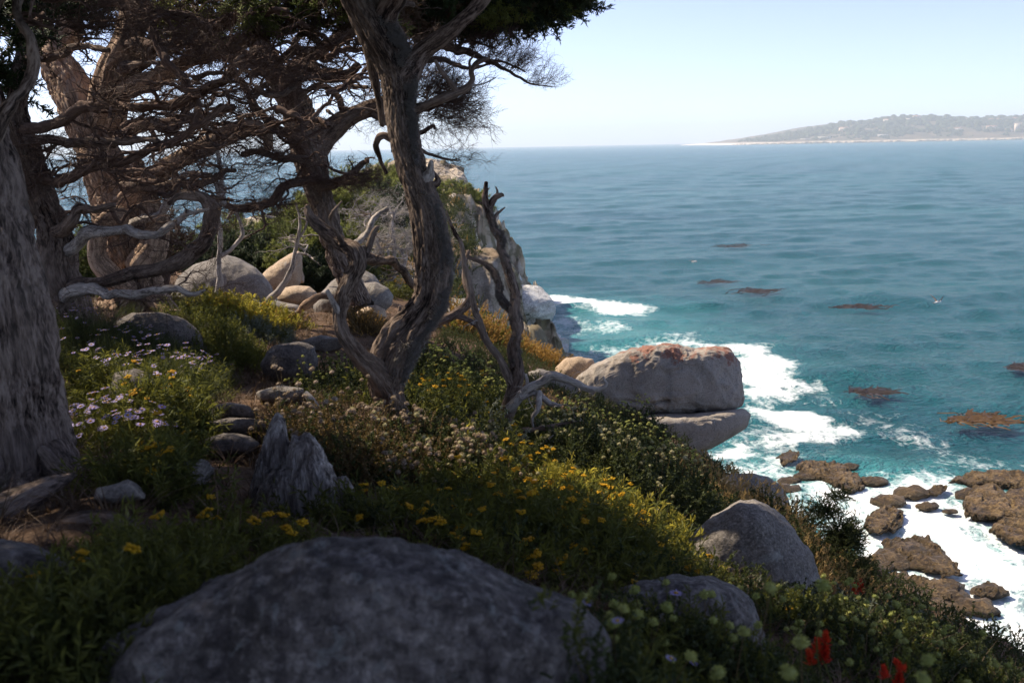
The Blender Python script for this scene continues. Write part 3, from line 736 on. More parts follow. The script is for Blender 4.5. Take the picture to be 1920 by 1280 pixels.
# the overhanging boulder: upper block on a slab
wroot = empty('overhanging_boulder', P(1265,760,15), 'huge whale shaped boulder with red lichen on its crown overhanging the surf', 'boulder')
U = [(1085,705),(1120,682),(1150,668),(1185,655),(1215,650),(1245,645),(1270,647),(1300,657),(1330,652),(1355,651),(1372,660),(1385,685),(1391,715),(1394,745),(1388,762),(1370,771),(1300,773),(1220,776),(1170,778),(1110,776),(1075,745)]
V, F = rock_shape(U, 15, .8, 7, .42, .03, 2.6, 12, smooth=1, center=(1250,718), ridge=.045)
pz = np.array([P(1300,715,15)[2], P(1300,652,15)[2]]); lz = (V[:, 2]-pz[0])/(pz[1]-pz[0])
xr = (V[:, 0]-P(1250,700,15)[0])/(P(1390,700,15)[0]-P(1250,700,15)[0])
lich = np.clip(lz*1.0-.28*np.abs(xr-.62)-.22*(np.abs(xr-.33) < .22), 0, 1)*.75
wsp = np.zeros(len(V))
for cx, cy in ((1258,649),(1338,653),(1348,657)):
    dd = np.linalg.norm(V-(P(cx, cy, 15)+np.array([0, -.2, 0])), axis=1); wsp = np.maximum(wsp, np.clip(1-dd/.22, 0, 1))
# horizontal crack across the left half
ck = np.abs(V[:, 2]-P(1180,729,15)[2]-.02*np.sin(V[:, 0]*9)); 
V[:, 1] += np.where((ck < .03) & (V[:, 0] < P(1240,720,15)[0]) & (V[:, 1] < wroot.location.y), .05*(1-ck/.03), 0)
part('upper_block', mesh('upper_block', V, [F], M_WHALE, {'lich': lich, 'white': wsp}), wroot)
Lw = [(1150,780),(1220,776),(1300,774),(1370,768),(1396,764),(1408,776),(1403,800),(1385,812),(1360,826),(1335,840),(1295,852),(1255,856),(1225,850),(1180,835),(1140,805)]
V, F = rock_shape(Lw, 14.85, .9, 6, .5, .04, 2, 22, smooth=1, center=(1280,808))
part('lower_slab', mesh('lower_slab', V, [F], M_WHALE, {'lich': np.zeros(len(V)), 'white': np.zeros(len(V))}), wroot)
rock('boulder', [(1200,835),(1290,842),(1325,858),(1344,868),(1340,885),(1320,900),(1250,905),(1180,890),(1170,850)], 15.2, .7, M_GRAND, 'small dark stone wedged beneath the overhanging boulder', sub=5, e=.7, amp=.06, seed=31)
rock('boulder', [(1335,905),(1350,892),(1400,888),(1440,892),(1462,908),(1475,930),(1485,965),(1430,990),(1350,980),(1325,940)], 11, .5, M_GRAN, 'flat topped grey rock behind the dry grass above the surf', sub=5, e=.55, amp=.06, seed=32, facet=2)
rock('boulder', [(1042,688),(1060,672),(1085,667),(1110,674),(1125,700),(1128,725),(1090,740),(1045,735),(1035,708)], 15.5, .4, M_GRANW, 'small mossy boulder just left of the whale shaped boulder', sub=5, e=.75, amp=.05, seed=33)
rock('boulder', [(985,700),(1010,690),(1050,700),(1085,720),(1080,745),(1000,740),(975,720)], 14, .45, M_GRAN, 'flat pale rock under the bare roots near the slope edge', sub=5, e=.7, amp=.05, seed=34)
# boulders in the clearing behind the trees
rock('boulder', [(318,560),(335,520),(365,497),(400,483),(425,479),(450,485),(480,502),(505,530),(520,560),(540,600),(450,620),(350,610),(310,600)], 15.5, .75, M_GRAN, 'large grey domed boulder in the clearing', sub=6, e=.75, amp=.03, seed=41)
rock('boulder', [(487,520),(500,505),(525,487),(545,475),(560,470),(566,480),(567,510),(563,530),(550,545),(525,553),(505,548),(490,535)], 17.5, .45, M_GRANW, 'sunlit orange boulder standing tilted behind the grey dome', sub=6, e=.7, amp=.03, seed=42)
rock('boulder', [(518,552),(530,540),(555,535),(580,537),(594,548),(595,560),(585,570),(555,577),(530,572),(518,562)], 16.2, .42, M_GRANW, 'low rounded tan boulder in full sun beside the grey dome', sub=6, e=.75, amp=.02, seed=43)
rock('boulder', [(556,508),(566,505),(571,518),(570,530),(560,532)], 18.6, .2, M_GRANW, 'little tan stone peeking from behind the sunlit tilted boulder', sub=4, seed=44)
rock('boulder', [(500,560),(530,566),(560,572),(575,590),(540,605),(480,600),(470,580)], 15, .5, M_GRAN, 'low grey shelf of rock at the foot of the domed boulder', sub=5, seed=45)
rock('boulder', [(588,575),(600,550),(625,525),(650,510),(675,505),(700,515),(712,530),(700,560),(690,590),(640,602),(595,598)], 14.2, .55, M_GRAN, 'tall grey brown boulder seen behind the fork of the centre tree', sub=6, e=.75, amp=.04, seed=46)
rock('boulder', [(655,545),(675,532),(705,528),(728,540),(737,555),(735,572),(715,590),(690,597),(665,590),(652,570)], 13.5, .4, M_GRAN, 'round smooth grey boulder left of the centre trunk', sub=6, e=.8, amp=.025, seed=47)
rock('boulder', [(668,585),(685,573),(705,572),(722,580),(725,595),(700,603),(675,600)], 12.9, .25, M_GRANW, 'small tan stone at the foot of the round grey boulder', sub=5, seed=48)
rock('boulder', [(775,600),(800,575),(840,560),(880,562),(905,580),(915,610),(890,640),(820,645),(780,630)], 18.5, .7, M_GRAN, 'broad pale rock in the shade right of the centre trunk', sub=5, e=.7, amp=.06, seed=49, facet=3)
# near left
rock('boulder', [(200,640),(215,605),(250,588),(300,585),(345,598),(378,628),(395,665),(330,690),(240,690),(200,670)], 9.3, .5, M_GRAND, 'dark shaded boulder at the foot of the great tan trunk', sub=6, e=.7, amp=.05, seed=51)
rock('boulder', [(500,660),(520,645),(560,640),(590,650),(598,680),(590,712),(545,725),(500,710),(488,685)], 8.6, .3, M_GRAND, 'dark brown rock beside the bend of the dirt path', sub=6, e=.75, amp=.05, seed=52)
rock('boulder', [(-120,1030),(-20,1010),(60,1020),(130,1050),(190,1040),(260,1062),(290,1110),(240,1180),(0,1220),(-140,1180)], 2.9, .45, M_GRANF, 'flat mottled granite slab at the lower left behind yellow flowered herbs', sub=6, e=.6, amp=.05, seed=53)
rock('boulder', [(215,700),(250,690),(280,700),(300,730),(280,760),(230,765),(200,740)], 6.2, .2, M_GRAND, 'half buried dark stone among the lavender daisies', sub=5, seed=54)
for i, (pl, lab, sd) in enumerate([
    ([(395,760),(430,755),(475,760),(492,772),(480,785),(400,785),(385,775)], 'highest worn stone step where the path climbs into shade', 61),
    ([(385,792),(430,783),(480,785),(500,797),(485,815),(400,818),(378,806)], 'middle worn stone step of the shaded path', 62),
    ([(375,825),(420,812),(470,818),(488,832),(470,850),(395,853),(368,842)], 'lowest worn stone step of the shaded path', 63)]):
    rock('stone_step', pl, ground_d(435, max(y for x, y in pl)-4)-.05, .3, M_GRAND, lab, 'stone', sub=5, e=.42, amp=.06, seed=sd, facet=3)
for pl, lab, sd in [([(240,890),(300,868),(370,872),(420,884),(400,905),(330,915),(250,908)],'long dark ledge stone crossing the ground above the bushy yellow herb',64),([(480,735),(520,722),(570,728),(580,745),(530,755),(485,750)],'flat brown ledge stone left of the centre tree base',65),([(560,640),(600,628),(640,634),(650,650),(610,660),(565,655)],'flat sunlit ledge stone in the clearing path',66),([(760,600),(800,592),(850,598),(850,612),(790,618),(755,612)],'pale flat stone at the far end of the path, right of the centre trunk',67),([(180,915),(240,900),(280,915),(270,935),(210,945),(175,935)],'half buried stone at the foot of the left edge trunk',68)]:
    cx = sum(x for x, y in pl)/len(pl); rock('boulder', pl, ground_d(cx, max(y for x, y in pl)-4)-.03, .25, M_GRAN, lab, sub=5, e=.55, amp=.06, seed=sd, facet=3)

# ------------------------------------------------------------------ headland cliff rocks
croot = empty('sea_cliff', (0, 60, 0), 'whitish cracked granite cliff dropping from the far headland into turquoise water', 'cliff')
cr = np.random.default_rng(77)
_cm = []
for i in range(7):
    V, F = ico(4); pr = np.random.default_rng(i); n = V*np.array([1, .8, .75])
    for _ in range(11):
        f = unit(pr.normal(size=3)); k = pr.uniform(.45, .8); n = n-np.maximum(n@f-k, 0)[:, None]*f*.95
    n = n*(1+.06*fbm(V*2, 4, i)[:, None]+.05*fbm(V*5, 3, i+5, ridge=True)[:, None]); _cm.append(mesh('cliff_block', n, [F], M_CLIFF, smooth=False))
def cliff_block(pt, s, k=None):
    o = bpy.data.objects.new('rock_block', _cm[int(cr.integers(7)) if k is None else k]); COL.objects.link(o); o.parent = croot
    o.location = Vector(pt)-croot.location; o.rotation_euler = (cr.normal()*.35, cr.normal()*.35+.25, cr.uniform(-.6, .6)); o.scale = (s*cr.uniform(.7, 1.2), s*cr.uniform(.8, 1.5), s*cr.uniform(.6, 1.1))
# the white foot of the cliff, laid out along a descending spine
for t in np.linspace(0, 1, 170):
    px = np.interp(t, [0, .35, .7, 1], [955, 985, 1015, 1050])+cr.normal()*10; py = np.interp(t, [0, .3, .6, 1], [560, 575, 622, 668]); d = np.interp(t, [0, 1], [80, 60])
    q = P(px-abs(cr.normal())*26, py+cr.uniform(-18, 42), d); 
    cliff_block(q, cr.uniform(.45, 1.25))
for _ in range(70):                       # upper slope
    t = cr.random(); px = np.interp(t, [0, .4, 1], [880, 905, 975])+cr.normal()*8-abs(cr.normal())*12; py = np.interp(t, [0, .4, 1], [375, 480, 575])+cr.uniform(0, 40); d = np.interp(t, [0, 1], [74, 66])
    cliff_block(P(px, py, d), cr.uniform(.8, 1.9))
for _ in range(60):
    px = cr.uniform(885, 1010); py = cr.uniform(565, 690); cliff_block(P(px, py, 56+cr.uniform(-3, 3)), cr.uniform(.7, 1.5))
rock('headland_rock', [(780,320),(792,303),(812,300),(832,312),(842,320),(856,316),(868,325),(876,345),(892,370),(896,420),(850,440),(780,430)], 78, 5, M_TAN, 'sunlit tan granite top of the headland behind the centre trunk', 'rock', sub=6, e=.7, amp=.05, seed=81, facet=9, ridge=.05, smooth=1, freq=2.4)

# ------------------------------------------------------------------ rocks in the surf
def surf(poly, lab, thick=1.2, seed=0, flat=1.0, mat=None, sub=6):
    c = np.array(poly, float).mean(0); s = Sea(*c); d = float((s-CAM)@FWD)
    pp = [(x, y if y < c[1] else c[1]+(y-c[1])*1.0) for x, y in poly]
    # lie the outline on the water: long in plan, low in height
    V, F = ico(sub); thick *= .17; th = np.arctan2(V[:, 1], V[:, 0]); sr = np.sqrt(V[:, 0]**2+V[:, 1]**2)
    pl = np.array([Sea(x, y)[:2] for x, y in poly]); cc = pl.mean(0)
    ro = outline_r(pl, cc, th, 2)*.9; h = thick
    W = np.stack([cc[0]+np.cos(th)*ro*sr**.75, cc[1]+np.sin(th)*ro*sr**.75, np.sign(V[:, 2])*np.abs(V[:, 2])**.8*h*flat], 1)
    sz = ro.mean(); q = W/1.6
    W[:, 2] += fbm(q*.8, 5, seed, .6)*.4*h; W += (fbm(q*1.9, 5, seed+4, .62, ridge=True)*(.1+.3*h))[:, None]*np.array([1.2, 1.2, .8]); W[:, 2] += fbm(q*6, 3, seed+8, .6, ridge=True)*.07
    g_ = .16; zz = W[:, 2]/g_+pn(W*np.array([.7, .7, 0]), 5)*2; W[:, 2] = W[:, 2]*.4+.6*g_*(np.floor(zz)+np.clip((zz-np.floor(zz))*2.5, 0, 1)-pn(W*np.array([.7, .7, 0]), 5)*2)
    o0 = W.mean(0); return tag(link('surf_rock', mesh('surf_rock', W-o0, [F], mat or M_SURF), loc=o0), lab, 'rock')
surf([(1480,880),(1500,868),(1560,870),(1590,885),(1615,905),(1628,922),(1600,930),(1560,915),(1510,895)], 'long brown weedy rock in the white surf nearest the open sea', .75, 1)
surf([(1765,905),(1800,892),(1850,888),(1925,892),(1990,900),(1990,930),(1920,922),(1850,915),(1800,916)], 'flat golden brown rock shelf at the right edge, farthest of the right group', .8, 2)
surf([(1735,922),(1755,916),(1775,922),(1765,930),(1745,930)], 'tiny brown rock tip just left of the golden rock shelf', .35, 3, sub=5)
surf([(1797,945),(1810,925),(1845,918),(1900,930),(1990,940),(1990,985),(1930,978),(1870,985),(1820,978),(1800,965)], 'layered ochre rock at the right edge with water pouring past', 1.0, 4)
surf([(1845,1000),(1870,975),(1910,965),(1990,975),(1990,1040),(1930,1035),(1880,1025)], 'rough brown rock at the right edge below the layered ochre one', .9, 5)
surf([(1608,1000),(1618,978),(1640,958),(1665,952),(1690,965),(1698,985),(1680,1000),(1640,1008)], 'domed brown rock standing in the foam beside the dark bush', .8, 6)
surf([(1640,1020),(1680,1008),(1740,1012),(1770,1035),(1800,1070),(1815,1090),(1770,1092),(1710,1062),(1660,1040)], 'low seaweed covered rock washed by foam below the domed one', .4, 7, .8)
surf([(1650,1085),(1690,1080),(1730,1095),(1800,1110),(1810,1130),(1760,1140),(1700,1120),(1660,1105)], 'dark wet rock ridge with golden weed in the lower surf', .5, 8)
surf([(1640,1140),(1680,1125),(1730,1135),(1770,1150),(1830,1180),(1850,1210),(1800,1215),(1720,1190),(1650,1165)], 'dark weed draped rock at the foot of the right hand slope', .5, 9)
surf([(1820,1110),(1850,1098),(1875,1112),(1862,1128),(1835,1130)], 'small awash rock at the right, ringed by foam', .22, 10, sub=5)
surf([(1450,862),(1475,848),(1500,852),(1495,868),(1465,872)], 'dark submerged rock behind the overhang, water sliding over it', .12, 11, sub=5)

_sr = np.random.default_rng(44); _small = []
for k, (x, y, n) in enumerate([(1700,1048,9),(1750,1118,8),(1560,890,6),(1740,1160,8),(1860,925,6),(1800,1120,6),(1700,940,4)]):
    a = Acc()
    for j in range(n):
        c = Sea(x+_sr.normal()*38, y+_sr.normal()*16); V, F = ico(3); r_ = _sr.uniform(.15, .5); V = V*np.array([1.5, 1, .45])*r_; q = (V+c)*1.7
        V = V+c+(fbm(q, 4, k, .6, ridge=True)*.5*r_)[:, None]*unit(np.array([.5, .5, .6])); V[:, 2] -= .05; a.add(V, F)
    o = link('reef_stones', a.mesh('reef_stones', M_SURF)); o['kind'] = 'stuff'; o['label'] = ['small weedy stones awash below the domed surf rock','small stones round the dark wet ridge','small stones by the long weedy rock','small stones at the foot of the slope','small stones between the ochre shelves','small stones beside the small awash rock','few small stones in open foam'][k]
# kelp rafts on the water
M_KELP = flat_mat('kelp_brown', (.04, .03, .024), .35)
M_KELPG = flat_mat('kelp_gold', (.085, .048, .018), .35)
def kelp(px, py, wpx, hpx, n, lab, mat=M_KELP, seed=0, z=.06):
    rg = np.random.default_rng(seed); a = Acc(); c = Sea(px, py); e1 = Sea(px+wpx/2, py)-c; e2 = (Sea(px, py-hpx/2)-c)
    for _ in range(n):
        u, v = rg.normal(size=2)*.5; v += .35*math.sin(u*5+seed); p = c+e1*u+e2*v; an = rg.normal()*.5+.2; L = rg.uniform(.4, 1.1)*(1+py/1280); w = rg.uniform(.03, .08); dr = np.array([math.cos(an), math.sin(an), 0]); sd = np.array([-dr[1], dr[0], 0]); V = []; m = 6
        for k in range(m):
            t = k/(m-1); q = p+dr*L*t+sd*math.sin(t*5+u*9)*.12; q[2] = z*.5+.05*math.sin(t*7+v*9)+rg.uniform(0, .05); ww = w*math.sin(math.pi*(.12+.8*t)); V += [q-sd*ww, q+sd*ww+np.array([0, 0, .03])]
        i = np.arange(m-1)*2; a.add(np.array(V), None, np.stack([i, i+1, i+3, i+2], 1))
    me = a.mesh('kelp_patch', mat); V = None
    o = link('kelp_patch', me); return tag(o, lab, 'kelp')
kelp(1815,792,95,14,130,'golden brown kelp raft breaking the surface at the right, largest one',M_KELPG,1,.2)
kelp(1905,691,45,6,70,'thin brown kelp streak touching the right edge of the sea',M_KELP,2,.12)
kelp(1605,577,95,7,80,'red brown kelp streak in mid sea below the flying gull',M_KELP,3,.1)
kelp(1410,548,75,9,90,'brown kelp patch in mid sea straight above the whale shaped boulder',M_KELP,4,.1)
kelp(1620,737,80,9,60,'faint submerged kelp patch right of the solid white foam patch',M_KELP,5,.05)
kelp(1370,462,70,6,50,'farthest faint kelp patch out on the blue water',M_KELP,6,.05)
kelp(1335,530,70,7,40,'pale thin kelp streak just beyond the mid sea kelp patch',M_KELP,7,.05)

# gulls
M_WHITE = flat_mat('feather_white', (.8, .79, .76), .6, .03); M_FBR = flat_mat('feather_brown', (.2, .12, .08), .7, .1)
def gull(px, py, d, s, lab, up):
    root = empty('gull', P(px, py, d), lab, 'bird'); c = np.zeros(3)
    b = Acc(); pa = np.array([[-.24, 0, 0], [-.12, 0, .0], [0, 0, .01], [.12, 0, .02], [.2, 0, .05], [.26, 0, .055]])*s
    V, F3, F4, bc = tube(smooth_path(pa, 16), np.interp(np.linspace(0, 1, 16), [0, .3, .55, .8, .95, 1], [.015, .06, .07, .04, .035, .006])*s, 10); b.add(V, F3, F4); b.add(*ico(2)) if 0 else None
    o = link('body', b.mesh('body', M_WHITE), root)
    for sd in (-1, 1):
        w = Acc(); n = 7; t = np.linspace(0, 1, n); y = sd*(.05+.55*t)*s*(1 if up < 1 else .75); z = (.05+up*(.25*t+.18*t*t) - .12*t*t)*s; ch = (.12*(1-t)**.6+.015)*s; x = (-.02+.05*np.sin(t*3)-.1*t*t)*s
        V = np.concatenate([np.stack([x+ch*.5, y, z], 1), np.stack([x-ch*.5, y, z], 1), np.stack([x, y, z+.012*s], 1)]); i = np.arange(n-1)
        w.add(V, None, np.concatenate([np.stack([i, i+1, i+1+2*n, i+2*n], 1), np.stack([i+2*n, i+1+2*n, i+1+n, i+n], 1), np.stack([i+n, i+n+1, i+1, i], 1)]))
        link('wing', w.mesh('wing', M_FBR), root)
    t_ = Acc(); t_.add(np.array([[-.2, -.02, 0], [-.2, .02, 0], [-.33, .06, 0], [-.33, -.06, 0], [-.25, 0, .015]])*s, [[0, 1, 4], [1, 2, 4], [2, 3, 4], [3, 0, 4]]); link('tail', t_.mesh('tail', M_FBR), root)
    root.rotation_euler = (0, 0, .4); return root
gull(1758,567,70,1.25,'brown winged gull flying low over the open water at the right',1.1)
gull(1301,491,95,1.15,'small white gull gliding over the mid sea, nearer the cliffs',.3)

# ------------------------------------------------------------------ far coast
def coast():
    X = np.linspace(780, 4200, 600); Y = np.linspace(3900, 5200, 60)
    hx = np.array([1290,1340,1385,1430,1470,1510,1550,1600,1640,1690,1740,1790,1850,1920,2000,2300,2600]); hy = np.array([0,0.5,3,7,12,17,24,32,37,42,45,43,38,39,42,34,40.])
    XX, YY = np.meshgrid(X, Y); px = 960+XX*FPX/4300; top = np.interp(px, hx, hy)*4300/FPX-3
    t = np.clip((YY-3950)/650, 0, 1.0); prof = np.sin(np.minimum(t, 1)*math.pi/2)**.8
    Z = top*prof+fbm(np.stack([XX.ravel()/130, YY.ravel()/130, XX.ravel()*0], 1), 5, 3).reshape(XX.shape)*np.clip(top/20, .1, 1)*5
    Z = np.where(top > -2, Z, -3)-np.clip(3960-YY, 0, 60)*.3+2.5*np.clip(top+2, 0, 1)
    n0, n1 = XX.shape; idx = np.arange(n0*n1).reshape(n0, n1); F = np.stack([idx[:-1, :-1], idx[:-1, 1:], idx[1:, 1:], idx[1:, :-1]], -1).reshape(-1, 4)
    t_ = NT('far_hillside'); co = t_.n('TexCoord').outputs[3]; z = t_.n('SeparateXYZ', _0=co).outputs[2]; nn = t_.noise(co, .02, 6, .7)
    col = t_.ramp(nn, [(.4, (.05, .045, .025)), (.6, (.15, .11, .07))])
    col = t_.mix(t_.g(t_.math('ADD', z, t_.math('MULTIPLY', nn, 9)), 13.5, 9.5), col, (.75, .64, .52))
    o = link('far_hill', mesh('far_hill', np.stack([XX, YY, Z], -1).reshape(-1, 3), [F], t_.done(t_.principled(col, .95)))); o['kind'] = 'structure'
    return lambda x, y: float(np.interp(960+x*FPX/4300, hx, hy)*4300/FPX-3)*math.sin(min(max((y-3950)/650, 0), 1)*math.pi/2)**.8
HF = coast()
fr = np.random.default_rng(5)
def lump(s):
    V, F = ico(2); V = V*(1+.35*pn(V*2.1, s)[:, None]); return mesh('crown', V, [F], M_CYP, smooth=False)
kinds('lump', [lump(s) for s in range(4)])
pts, sc = [], []
while len(pts) < 5200:
    x = fr.uniform(760, 3900); y = fr.uniform(3990, 4620)
    if pn(np.array([[x/90, y/90, 0]]), 6)[0] > .22: continue
    z = HF(x, y)
    if z < 9: continue
    s = fr.uniform(6, 11) if fr.random() < .88 else fr.uniform(10, 16)
    if z < 25: s *= .7
    pts.append((x, y, z+s*.5)); sc.append(s)
fw = scatter('far_woodland', 'lump', pts, np.tile([0, 0, 1.], (len(pts), 1)), np.array(sc), rg=fr); tag(fw, 'hazy dark pine wood covering the distant headland', 'woodland')
pts, sc = [], []
for _ in range(1600):
    x = fr.uniform(870, 3900); s = fr.uniform(3, 9); pts.append((x, 3950+fr.uniform(-25, 25), fr.uniform(-1, 4))); sc.append(s*min(1, .25+(x-870)/500))
def stone(s):
    V, F = ico(2); V = V*np.array([1.6, 1, .7])*(1+.3*pn(V*2, s)[:, None]); return mesh('stone', V, [F], M_TAN, smooth=False)
kinds('stone', [stone(s) for s in range(3)])
tag(scatter('shore_rocks', 'stone', pts, np.tile([0, 0, 1.], (len(pts), 1)), np.array(sc), rg=fr), 'pale rocky shore strip at the foot of the distant headland', 'rocks')
M_HW = flat_mat('house_wall_pale', (.75, .68, .58), .8, .03); M_HT = flat_mat('house_wall_tan', (.7, .55, .42), .8, .03); M_ROOF = flat_mat('roof_tile', (.42, .22, .16), .8); M_WIN = flat_mat('window_dark', (.05, .06, .07), .2)
def box(a, x0, x1, y0, y1, z0, z1, mi=0):
    V = np.array([(x, y, z) for x in (x0, x1) for y in (y0, y1) for z in (z0, z1)], float); a.add(V, None, [[0, 1, 3, 2], [4, 6, 7, 5], [0, 4, 5, 1], [2, 3, 7, 6], [0, 2, 6, 4], [1, 5, 7, 3]], mi)
def house(px, y, w, h, lab, mat=M_HW, tower=False, flat=False):
    x = (px-960)/FPX*y*1.02; z = HF(x, y)+1; w *= 1.3; h *= 1.25; root = empty('house', (x, y, z-3), lab, 'house'); a = Acc(); box(a, -w/2, w/2, -6, 6, 0, h+3); link('wall', a.mesh('wall', mat, False), root)
    r = Acc()
    if flat: box(r, -w/2-.6, w/2+.6, -6.6, 6.6, h+3, h+4)
    else: r.add(np.array([(-w/2-1, -7, h+3), (w/2+1, -7, h+3), (w/2+1, 7, h+3), (-w/2-1, 7, h+3), (-w/2+2, 0, h+6), (w/2-2, 0, h+6)], float), [[0, 4, 3], [1, 2, 5]], [[0, 1, 5, 4], [2, 3, 4, 5], [0, 3, 2, 1]])
    link('roof', r.mesh('roof', M_ROOF if not flat else mat, False), root)
    k = max(2, int(w/6))
    for i in range(k):
        b = Acc(); cx = -w/2+w*(i+.5)/k; box(b, cx-1.1, cx+1.1, -6.15, -6.0, 3+h*.3, 3+h*.75); link('window', b.mesh('window', M_WIN, False), root)
for args in [(1877,4050,13,27,'tall pale tower like house on the far shore at the right',M_HT,True,True),(1862,4060,20,8,'low pale wing left of the far tower like house',M_HT,False,False),(1893,4060,18,9,'low pale wing right of the far tower like house',M_HT,False,False),
    (1832,4080,34,13,'widest pinkish villa near the far shore, left of the tower',M_HT),(1770,4060,26,10,'far villa with reddish roof standing alone above the rocks',M_HW),(1530,4090,38,7,'long white flat roofed house low on the left of the far hill',M_HW,False,True),
    (1495,4080,26,6,'small flat pale house lowest on the far point',M_HW,False,True),(1565,4260,30,13,'tan house on the left shoulder of the far hill',M_HT),(1645,4400,34,9,'white house high on the far hill, leftmost of the upper row',M_HW),
    (1680,4380,24,8,'white flat roofed house in the middle of the upper far hillside',M_HW,False,True),(1640,4560,44,9,'long pale house just under the crest of the far hill',M_HW,False,True),(1695,4480,26,8,'small tan house high on the far hill among the pines',M_HT),
    (1790,4360,30,8,'pale house in the pines above the reddish roofed villa',M_HW),(1838,4380,46,8,'long tan house in the pines above the tower',M_HT),(1872,4400,18,8,'small white house highest at the right of the far hill',M_HW),(1635,4040,30,6,'low white house by the middle of the far shore',M_HW,False,True)]:
    house(*args)
# ------------------------------------------------------------------ sea haze
def haze():
    a = Acc(); box(a, -9000, 9000, -400, 11500, -4, 200)
    m = bpy.data.materials.new('haze'); m.use_nodes = True; t = m.node_tree; t.nodes.clear(); o = t.nodes.new('ShaderNodeOutputMaterial'); v = t.nodes.new('ShaderNodeVolumePrincipled')
    v.inputs['Color'].default_value = (.86, .93, 1, 1); v.inputs['Density'].default_value = 1.7e-4; v.inputs['Anisotropy'].default_value = 0.1
    t.links.new(v.outputs[0], o.inputs['Volume']); h = link('haze', a.mesh('haze', m, False)); h['kind'] = 'stuff'; h['label'] = 'thin sea haze paling the far headland and the horizon'
haze()
# ------------------------------------------------------------------ trees
def base_of(pts): return Vector(P(pts[0][0], pts[0][1], pts[0][2]))
def on_path(path, rad, t):
    i = np.clip((t*(len(path)-1)), 0, len(path)-1.001); k = int(i); return path[k], rad[k], unit(path[min(k+2, len(path)-1)]-path[max(k-2, 0)])
def pad(c, r, n, rg, up=.5, flat=.28):
    """points and directions of a flat cypress foliage pad"""
    u = rg.normal(size=(n, 3)); u /= np.linalg.norm(u, axis=1)[:, None]; k = rg.random(n)**.45
    p = u*k[:, None]*np.array([r, r, r*flat]); 
    p[:, 2] += .35*r*flat*np.sin(p[:, 0]*5/r)+.3*r*flat*np.cos(p[:, 1]*6/r)
    d = np.stack([u[:, 0], u[:, 1], np.abs(u[:, 2])*.4+up*rg.random(n)], 1)+rg.normal(size=(n, 3))*.35
    return p+np.array(c), d
# crown foliage is left out along the sun's rays to light these places: (photo pixel, distance, radius)
GAPS = [(480,640,10.8,.8),(250,780,6,.3),(300,820,5.2,.25),(820,700,9.6,.5),(900,740,9,.5),(900,840,5.8,.3),(800,830,5.8,.2),(1200,900,9,.6),(1060,760,11,.8),(1750,1230,4.6,.5),(700,700,6.2,.12),(790,540,6.2,.1),(300,300,10,.3),(560,200,12.8,.3),(520,400,27,2.5),(600,420,26,2),(480,465,22,1.5),(610,490,20,1),(700,345,58,5),(840,368,66,4),(330,640,9.2,.2),(560,690,8.4,.2),(430,600,11.5,1.1),(560,550,16,1.7),(530,500,17.5,1.2),(650,590,14,1.0),(590,610,13,.8),(980,925,6,.4),(1040,950,5.9,.45),(1110,985,5.6,.45),(1180,1040,5.2,.4),(1000,1020,5,.25),(370,900,4,.15),(540,785,5.3,.24),(590,755,5.6,.16),(620,800,5.3,.14),
        (190,800,5,.16),(230,850,4.9,.13),(450,880,5,.12),(640,640,6.2,.2),(655,560,6.1,.2),(590,420,6.1,.25),(950,660,16.5,1.3),(1650,1210,4.8,.5),(1500,1240,4.3,.22),(1420,1050,5.8,.1),(230,470,11.4,.35),(240,400,11.4,.3),(300,330,11.2,.5),(700,330,6.3,.14),(330,740,6.8,.3),(450,700,7.2,.25),(380,800,6.2,.15),(200,110,11.6,.5),(360,110,11.2,.4),(640,400,13,.6),(590,300,13,.5),(1100,870,9,.5),(50,950,3.4,.08),(400,380,8.3,.3),(680,250,13,.5)]
_gp = np.array([P(a, b, c) for a, b, c, r in GAPS]); _gr = np.array([g[3]+.22 for g in GAPS])
def sun_gap(A, rg):
    A = np.asarray(A); v = A[:, None, :]-_gp[None]; t = v@SUN_DIR; d = np.linalg.norm(v-t[..., None]*SUN_DIR, axis=2)
    return ~((t > .4) & (d < _gr*rg.uniform(.75, 1.15, (len(A), 1)))).any(1)
